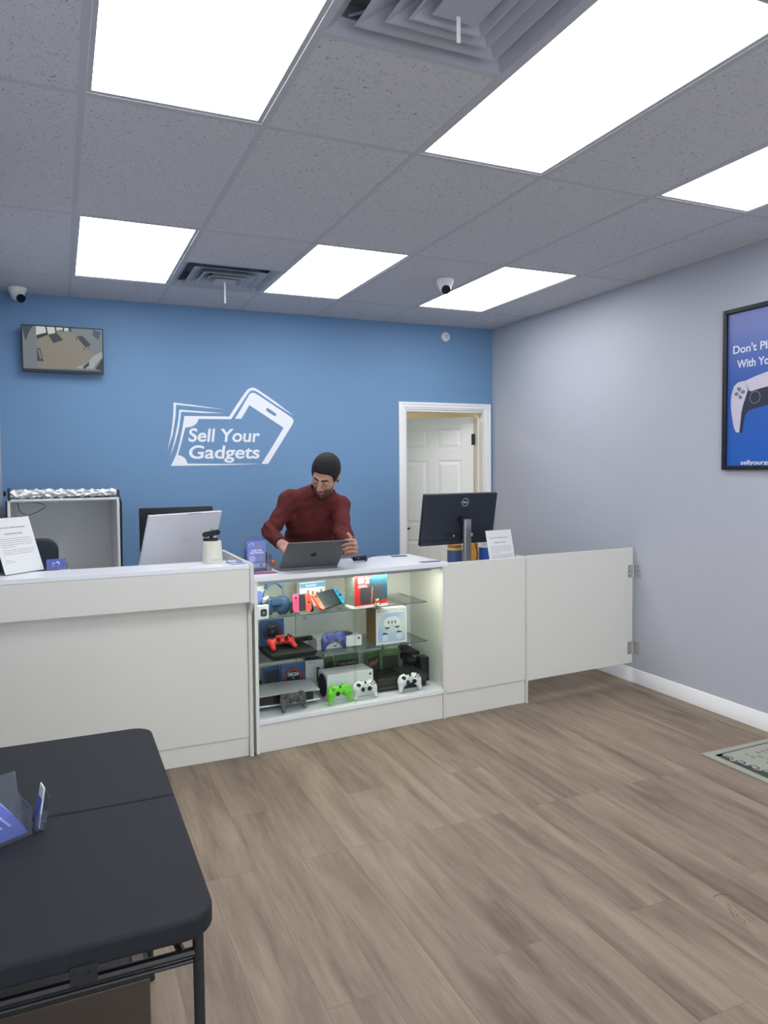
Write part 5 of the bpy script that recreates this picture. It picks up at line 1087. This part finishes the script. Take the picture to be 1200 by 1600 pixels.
fl_(g7, 'cover', rect(-.052, .008, .058, .140), mat('cover_black')); txt(g7, 'XBOX', -.030, .158, .006, .05, mat('title_grey'), -.0009, .02)
# tall white box and small dark box left
tb_ = thing('accessory_box', 'tall white accessory box with a dark picture slot, behind the flat white console', 'box', W(.492, .352, ZS0), ANG-R(6))
obj('carton', MB().box((-.060, 0, 0), (.052, .065, .183)), M_cw, tb_, bevel=.001); obj('lid_face', MB().box((-.060, 0, .1832), (.052, .065, .1842)), mat('lid_navy', (44, 52, 74), .5), tb_)
fl_(tb_, 'picture', rect(.008, .050, .026, .138), M_dgrey); txt(tb_, 'PlayStation', -.045, .166, .005, .045, M_ink, -.0008, .02)
sg = thing('small_accessories', 'two small black accessories lying on top of the tall white accessory box', 'accessory', W(.505, .372, ZS0+.1865), ANG); obj('body', MB().tube([(-.06, 0, .006), (-.02, .01, .014), (.01, .0, .006)], .007, 8).tube([(0, .01, .006), (.035, .02, .018), (.05, .0, .008)], .006, 8), M_black, sg)
sb_ = thing('small_device', 'small black device with a silver top at the left end behind the flat white console', 'device', W(.100, .350, ZS0), ANG)
obj('body', MB().prism([(-.069, 0), (.045, 0), (.060, .022), (.062, .060), (-.069, .060)], (0, 0, .05), (1, 0, 0), (0, 0, 1), -.055), M_black, sb_, bevel=.003); obj('top', MB().box((-.069, -.002, .1105), (.063, .057, .1165)), mat('device_silver', (150, 152, 152), .4), sb_, bevel=.002); obj('foot', MB().box((-.05, .005, 0), (.03, .05, .05)), M_black, sb_)
# flat white console with black core
ps = thing('game_console', 'large flat game console with white side plates and a black core, case floor left', 'game console', W(.215, .110, ZS0+.004), ANG-R(4))
def plate(z0, z1, up):
    nx_, ny_ = 24, 10; vs = []; s = 1 if up else -1
    for lay in (0, 1):
        for i in range(nx_+1):
            for j in range(ny_+1):
                x = -.185+.385*i/nx_; y = .0+.215*j/ny_; u = i/nx_; v = j/ny_
                bow = .006*(1-(2*u-1)**2*.9)*(.6+.4*v)
                y2 = y-.004 if lay == 0 else y
                vs.append((x+(.012*(v) if u > .97 else 0), y2, (z0 if not up else z0)+s*(bow+.000)+(0 if lay == 0 else -s*.006)))
    n = (nx_+1)*(ny_+1); fs = []
    for lay in (0, 1):
        for i in range(nx_):
            for j in range(ny_):
                a = lay*n+i*(ny_+1)+j; q = (a, a+ny_+1, a+ny_+2, a+1); fs.append(q if (lay == 0) == up else q[::-1])
    def ed_(seq):
        for a, b in zip(seq, seq[1:]): fs.append((a, b, b+n, a+n))
    ed_([i*(ny_+1) for i in range(nx_+1)]); ed_([i*(ny_+1)+ny_ for i in range(nx_+1)]); ed_(list(range(ny_+1))); ed_([nx_*(ny_+1)+j for j in range(ny_+1)])
    return MB().add(vs, fs)
M_psw = mat('console_white', (216, 218, 220), .4)
obj('top_plate', plate(.083, 0, True), M_psw, ps, ang=50); obj('bottom_plate', plate(.026, 0, False), M_psw, ps, ang=50)
obj('core', MB().box((-.175, .008, .024), (.165, .205, .082)), mat('gloss_black', (18, 18, 20), .2), ps, bevel=.004)
obj('disc_slot', MB().box((-.165, -.0045, .020), (-.03, .006, .024)), M_black, ps)
# large white console lying on its side
sx = thing('game_console', 'large white tower console lying on its side with a round black end, case floor middle', 'game console', W(.614, .112, ZS0), ANG-R(1.5))
obj('body', MB().box((-.146, 0, .003), (.142, .145, .151)), M_padw, sx, bevel=.003); obj('round_vent', MB().cyl((-.1462, .0725, .077), (-.1485, .0725, .077), .066, n=44), mat('vent_black', (26, 28, 30), .6), sx)
obj('logo', MB().cyl((.122, -.0002, .128), (.122, -.0012, .128), .007, n=20), mat('logo_grey', (70, 72, 74), .5), sx)
# black console
xo = thing('game_console', 'large matte black game console on the right of the case floor behind a white controller', 'game console', W(.955, .112, ZS0), ANG-R(3))
obj('lower_body', MB().box((-.160, .006, .003), (.160, .192, .040)), M_black, xo, bevel=.002); obj('upper_body', MB().box((-.166, .0, .0425), (.166, .197, .080)), mat('matte_console', (46, 46, 45), .5), xo, bevel=.003)
obj('gloss_half', MB().box((-.164, .002, .0802), (.01, .195, .0815)), mat('gloss_black'), xo); obj('front_trim', MB().box((-.158, .0052, .020), (.02, .0058, .024)).cyl((.10, -.0002, .06), (.10, -.0012, .06), .009, n=16), mat('trim_grey', (96, 96, 96), .4), xo)
obj('neck', MB().box((-.155, .008, .040), (.155, .190, .0425)), M_black, xo)
# charging tower and pads at the back right
ct = thing('charging_stand', 'black charging tower box at the back right corner of the case floor', 'charging stand', W(1.185, .335, ZS0), ANG-R(20)); obj('body', MB().box((-.028, 0, .0122), (.031, .06, .150)), M_black, ct, bevel=.004); obj('foot', MB().box((-.030, -.002, 0), (.033, .062, .012)), M_blackm, ct, bevel=.003)
ct.location = W(1.158, .200, ZS0); ct.rotation_euler = (0, 0, ANG)
bb_ = thing('black_box', 'black box under two dark game controllers, back right of the case floor', 'box', W(1.156, .300, ZS0), ANG); obj('carton', MB().box((-.030, 0, 0), (.032, .12, .085)), M_black, bb_, bevel=.002)
for k, (z, lb) in enumerate(((.115, 'dark game controller lying on the black box, lower of two'), (.172, 'dark game controller lying on the black box, upper of two'))):
    gamepad('x', lb, W(1.186-.008*k, .346, ZS0+z), (R(-84), 0, ANG+R(84)), mat('pad_black', (34, 35, 38), .5), M_black, M_dgrey)
# ------------------------------------------------------------------ the man behind the counter
def rotm(m): return np.array(m.to_3x3(), dtype=np.float32)
HM = Matrix.Translation((1.385, -.875, 1.452)) @ (Matrix.Rotation(R(-36), 4, 'Z') @ Matrix.Rotation(R(13), 4, 'Y') @ Matrix.Rotation(R(33), 4, 'X')) @ Matrix.Scale(.97, 4)
HR = rotm(HM)/.97; HT = _v(HM.translation)
def head_f(L):
    """head in its own frame: face towards -y, z up"""
    X = L.copy(); X[..., 0] = np.abs(X[..., 0])
    r = s_ell(L, (0, .014, .035), (.077, .097, .096))
    r = smin(r, s_ell(L, (0, -.032, -.028), (.062, .062, .088)), .03)
    r = smin(r, s_ell(L, (0, -.040, -.082), (.047, .048, .036)), .025)
    r = smin(r, s_cap(L, (0, -.076, -.108), (0, -.078, -.104), .017), .02)
    r = smin(r, s_ell(X, (.040, -.058, -.022), (.024, .024, .024)), .02)
    r = smin(r, s_cap(X, (.010, -.089, .026), (.046, -.072, .026), .009, .007), .012)
    r = smax(r, -s_ell(X, (.031, -.106, .006), (.020, .018, .013)), .012)
    r = smin(r, s_ell(X, (.031, -.080, .003), (.0135, .0125, .011)), .004)
    r = smin(r, s_cap(L, (0, -.092, .014), (0, -.112, -.026), .0085, .0105), .010)
    r = smin(r, s_ell(L, (0, -.113, -.034), (.011, .012, .009)), .006)
    r = smin(r, s_ell(X, (.012, -.102, -.037), (.008, .009, .007)), .005)
    r = smin(r, s_ell(L, (0, -.091, -.063), (.024, .011, .006)), .006)
    r = smin(r, s_ell(L, (0, -.090, -.073), (.020, .011, .0065)), .004)
    r = smax(r, -s_cap(X, (0, -.104, -.0675), (.020, -.096, -.0675), .0018), .003)
    ear = smax(s_ell(X, (.082, .010, -.002), (.010, .020, .032)), -s_ell(X, (.093, .006, .002), (.008, .011, .018)), .005)
    r = smin(r, ear, .006)
    return r
def to_head(P): return ((P-HT) @ HR)/.97          # row vector times R = R^T p
neck_b = (1.392, -.745, 1.315)
def head_w(P):
    L = to_head(P); h = head_f(L)*.97
    n = s_cap(P, tuple(HM @ Vector((0, .030, -.055))), neck_b, .054, .062)
    return smin(h, n, .018)
def finger(P, k, d, n, lens, rad, curls):
    """chain of phalanges; curls bend d towards -n"""
    r = None; p = Vector(k); dd = Vector(d).normalized(); nn = Vector(n).normalized(); rr = rad
    for L, c in zip(lens, curls):
        a = R(c); d2 = dd*math.cos(a)-nn*math.sin(a); n2 = nn*math.cos(a)+dd*math.sin(a); dd, nn = d2, n2
        q = p+dd*L; s = s_cap(P, tuple(p), tuple(q), rr, rr*.90); r = s if r is None else smin(r, s, .003); p = q; rr *= .90
    return r
def hand_f(P, wr, d, n, side, curls, thumb):
    """wr wrist, d towards knuckles, n back of the hand, side = direction of the thumb across the palm"""
    wr = Vector(wr); d = Vector(d).normalized(); n = (Vector(n)-d*Vector(n).dot(d)).normalized(); a = (Vector(side)-d*Vector(side).dot(d)-n*Vector(side).dot(n)).normalized()
    offs = (.030, .010, -.010, -.028); kl = (.088, .091, .086, .078); fl = ((.044, .025, .020), (.048, .029, .021), (.045, .027, .020), (.035, .020, .018)); rd = (.0092, .0094, .0090, .0080)
    palm = s_cap(P, tuple(wr-d*.03), tuple(wr+d*.02), .025, .027)
    fing = None; ks = []
    for k in range(4):
        kp = wr+d*kl[k]+a*offs[k]; ks.append(kp)
        palm = smin(palm, s_cap(P, tuple(wr+d*.015+a*offs[k]*.6), tuple(kp-n*.004), .0145, .0125), .010)
    for k in range(4):
        f_ = finger(P, ks[k], d+a*(.10-.07*k), n, fl[k], rd[k], curls[k]); fing = f_ if fing is None else np.minimum(fing, f_)
    t0 = wr+d*.022+a*.022-n*.006; palm = smin(palm, s_cap(P, tuple(t0), tuple(wr+d*.05+a*.036-n*.008), .016, .012), .01)
    T = [wr+d*.048+a*.036-n*.008]+[wr+d*q[0]+a*q[1]+n*q[2] for q in thumb]
    th_ = None
    for p, q, r0 in zip(T, T[1:], (.0118, .0105)): s = s_cap(P, tuple(p), tuple(q), r0, r0*.88); th_ = s if th_ is None else smin(th_, s, .003)
    return smin(smin(palm, fing, .006), th_, .007)
ELR, WRR = (1.073, -.735, 1.112), (1.086, -.935, 1.056)
ELL, WRL = (1.452, -1.000, 1.100), (1.379, -1.276, 1.030)
h1f = lambda P: smin(s_cap(P, ELR, tuple(Vector(WRR)*1.0), .038, .027), hand_f(P, WRR, (.20, -.93, -.27), (-.25, -.30, .9), (.9, .2, .25), ((18, 30, 20), (24, 34, 22), (28, 36, 24), (30, 38, 24)), ((.078, .050, -.014), (.100, .046, -.030))), .012)
h2f = lambda P: smin(s_cap(P, ELL, WRL, .038, .027), hand_f(P, WRL, (.10, -.90, .42), (.95, .06, 0), (0, .42, .9), ((62, 48, 28), (66, 50, 28), (68, 50, 30), (68, 46, 28)), ((.074, .056, -.014), (.088, .074, -.034))), .012)
pieces = []
pieces.append(snet(head_w, (1.24, -1.05, 1.26), (1.55, -.68, 1.64), .0032))
pieces.append(snet(h1f, (1.00, -1.16, .925), (1.20, -.80, 1.10), .0028))
pieces.append(snet(h2f, (1.24, -1.44, .98), (1.48, -1.10, 1.17), .0028))
# trunk, hidden under the clothes
SHR, SHL = (1.216, -.690, 1.294), (1.519, -.755, 1.258)
def trunk(P):
    r = s_cap(P, (1.40, -.50, .90), (1.385, -.655, 1.20), .105, .115)
    r = smin(r, s_cap(P, SHR, SHL, .045, .045), .06)
    for a, b, c in ((SHR, ELR, WRR), (SHL, ELL, WRL)): r = smin(r, s_cap(P, a, b, .042, .036), .03); r = smin(r, s_cap(P, b, c, .034, .027), .01)
    r = smin(r, s_cap(P, neck_b, (1.39, -.68, 1.24), .055, .06), .03)
    for s in (-1, 1):
        r = smin(r, s_cap(P, (1.40+s*.085, -.48, .88), (1.40+s*.10, -.50, .48), .080, .055), .03); r = smin(r, s_cap(P, (1.40+s*.10, -.50, .48), (1.40+s*.10, -.44, .09), .052, .036), .02)
        r = smin(r, s_cap(P, (1.40+s*.10, -.44, .05), (1.40+s*.11, -.56, .035), .036, .030), .02)
    return r
pieces.append(snet(trunk, (1.0, -1.34, -.01), (1.66, -.30, 1.44), .014))
body = join(*pieces)
pm = obj('person', body, None or mat('skin', (190, 148, 126), .55, spec=.35), None, ang=180)
# colour per vertex: beard, lips, brows
V = np.array(body.v, dtype=np.float32); L = to_head(V); x, y, z = np.abs(L[:, 0]), L[:, 1], L[:, 2]
skin = np.array(lin((182, 140, 120))); beard = np.array(lin((58, 44, 40))); lips = np.array(lin((168, 104, 94))); brow = np.array(lin((34, 26, 24))); red = np.array(lin((205, 132, 112)))
col = np.tile(skin, (len(V), 1)); ishead = (np.abs(L).max(1) < .17) & (V[:, 2] > 1.2)
def ss(a, b, v): t = np.clip((v-a)/(b-a), 0, 1); return t*t*(3-2*t)
bm_ = ss(-.060, -.075, z+.020*ss(.03, .06, x)*-1+0*x)*ss(.03, .0, y)            # lower jaw
bm_ = np.maximum(bm_, ss(.020, .030, x)*ss(-.030, -.055, z)*ss(.02, .0, y))
bm_ = np.maximum(bm_, ss(.062, .070, x)*ss(.01, -.02, z)*ss(-.035, -.02, y)*ss(.012, .0, y))
bm_ = np.maximum(bm_, ss(-.050, -.054, z)*ss(-.064, -.060, z)*ss(.034, .026, x)*ss(-.06, -.08, y))
lm = ss(-.060, -.063, z)*ss(-.080, -.076, z)*ss(.022, .018, x)*ss(-.07, -.09, y)
bm_ *= (1-lm)
br_ = ss(.006, .012, x)*ss(.050, .042, x)*ss(.0068, .0036, np.abs(z-.028+.06*np.abs(x-.026)**1.2))*ss(-.05, -.065, y)
ey = ss(.017, .020, x)*ss(.045, .041, x)*ss(.0028, .0012, np.abs(z+.003))*ss(-.07, -.085, y)
ns = np.exp(-((x/.016)**2+((z+.034)/.014)**2))*ss(-.085, -.10, y)
ear_ = ss(.080, .086, x)
for m_, c_, k in ((ns, red, .6), (ear_, red, .6), (lm, lips, .9), (bm_, beard, .86), (br_, brow, 1.0), (ey, brow, .95)):
    w_ = (m_*k*ishead)[:, None]; col = col*(1-w_)+c_*w_
at = pm.data.color_attributes.new('tint', 'FLOAT_COLOR', 'POINT'); at.data.foreach_set('color', np.concatenate([col, np.ones((len(V), 1))], 1).astype(np.float32).ravel())
nt = MATS['skin'].node_tree; an = nt.nodes.new('ShaderNodeAttribute'); an.attribute_name = 'tint'; nt.links.new(an.outputs['Color'], nt.nodes['Principled BSDF'].inputs['Base Color'])
tag(pm, 'man in a dark red sweater leaning over the counter and looking down at the laptop', 'person')
# hair
def hair_w(P):
    L = to_head(P); X = np.abs(L[..., 0]); y = L[..., 1]; z = L[..., 2]
    r = smin(s_ell(L, (0, .016, .036), (.088, .105, .100)), s_ell(L, (0, .020, .060), (.076, .090, .082)), .03)
    zh = np.interp(y, [-.14, -.075, -.060, -.045, -.036, -.012, .000, .022, .04, .08, .13], [.072, .068, .056, .040, -.010, -.030, .020, .030, -.020, -.060, -.070]).astype(np.float32)
    r = smax(r, zh-z, .006)
    return r*.97
obj('hair', snet(hair_w, (1.26, -1.02, 1.32), (1.55, -.70, 1.64), .0032), mat('black_hair', (18, 17, 19), .8, noise=.5, nscale=150, bump=.6, bscale=160), pm, ang=180)
# sweater
def sweater(P):
    ch = s_ell(P, (1.375, -.650, 1.185), (.180, .125, .175), Matrix.Rotation(R(18), 3, 'X')); bl = s_ell(P, (1.395, -.545, 1.005), (.184, .125, .175))
    r = smin(ch, bl, .06)
    r = smin(r, s_cap(P, SHR, SHL, .058, .056), .05)
    r = smin(r, s_cap(P, (1.385, -.700, 1.290), (1.388, -.755, 1.335), .100, .068), .07)
    nk = (1.388, -.752, 1.345)
    for sh in (SHR, SHL): r = smin(r, s_cap(P, nk, sh, .052, .054), .05)
    def arm(a, b, c, r0, r1, r2):
        A_, B_, C_ = [_v(v) for v in (a, b, c)]
        u = smin(s_cap(P, a, b, r0, r1), s_cap(P, b, c, r1, r2), .018)
        t = (P-B_) @ ((A_-B_)/np.linalg.norm(A_-B_)); t2 = (P-B_) @ ((C_-B_)/np.linalg.norm(C_-B_))
        w1 = np.exp(-(t/.09)**2)*np.exp(-(np.linalg.norm(P-B_, axis=-1)/.11)**2)
        return u+.0055*np.sin(t*135+t2*50+8*P[..., 0])*w1
    c1 = tuple(Vector(ELR).lerp(Vector(WRR), .93)); c2 = tuple(Vector(ELL).lerp(Vector(WRL), .90))
    r = smin(r, arm(SHR, ELR, c1, .056, .051, .040), .045); r = smin(r, arm(SHL, ELL, c2, .055, .052, .040), .040)
    # cut the cuffs and the neck hole
    for a, b in ((ELR, WRR), (ELL, WRL)):
        A_, B_ = _v(a), _v(b); d = (B_-A_)/np.linalg.norm(B_-A_); q = P-B_
        near = np.linalg.norm(q, axis=-1)-.085
        r = np.maximum(r, -np.maximum(near, -(q @ d+.006)))
    r = smax(r, -s_cap(P, (1.390, -.755, 1.330), (1.398, -.825, 1.420), .060, .070), .006)
    r = r+.0034*np.sin(P[..., 2]*52+P[..., 0]*34)*np.sin(P[..., 0]*41-P[..., 2]*23+1)+.002*np.sin(P[..., 2]*110-P[..., 0]*60)*np.sin(P[..., 0]*35)
    return smax(r, .905-P[..., 2], .01)
M_sw = mat('dark_red_knit', (92, 42, 42), .9, noise=.22, nscale=160, bump=.6, bscale=380, spec=.15)
obj('sweater', snet(sweater, (.99, -1.34, .88), (1.64, -.36, 1.46), .0055), M_sw, pm, ang=180)
cm = MB(); cN = (Vector((1.398, -.825, 1.420))-Vector((1.390, -.755, 1.330))).normalized(); cc0 = Vector((1.391, -.765, 1.343)); e1 = cN.orthogonal().normalized(); e2 = cN.cross(e1)
cm.tube([tuple(cc0+(e1*math.cos(2*math.pi*k/28)+e2*math.sin(2*math.pi*k/28))*.064) for k in range(28)], .0085, 8, closed=True); obj('collar', cm, mat('collar_dark', (48, 26, 32), .9), pm)
for a, b in ((ELR, WRR), (ELL, WRL)):
    d = (Vector(b)-Vector(a)).normalized(); c = Vector(b); obj('cuff', MB().cyl(c-d*.030, c-d*.004, .0405, .036, 24), mat('collar_dark'), pm, bevel=.004)
def trous(P):
    r = s_ell(P, (1.40, -.50, .90), (.165, .120, .09))
    for s in (-1, 1):
        r = smin(r, s_cap(P, (1.40+s*.085, -.48, .88), (1.40+s*.10, -.50, .48), .095, .070), .03); r = smin(r, s_cap(P, (1.40+s*.10, -.50, .48), (1.40+s*.10, -.44, .10), .066, .055), .02)
    return smax(r, P[..., 2]-.955, .01)
obj('trousers', snet(trous, (1.16, -.68, .02), (1.64, -.32, .98), .012), mat('dark_trousers', (36, 38, 46), .9), pm, ang=180)
for s in (-1, 1):
    f = lambda P: smax(smin(s_cap(P, (1.40+s*.10, -.42, .05), (1.40+s*.11, -.58, .038), .045, .040), s_cap(P, (1.40+s*.10, -.43, .06), (1.40+s*.10, -.43, .10), .048, .045), .02), .002-P[..., 2], .004)
    obj('shoe', snet(f, (1.40+s*.11-.09, -.65, -.005), (1.40+s*.11+.09, -.33, .15), .007), M_black, pm, ang=180)
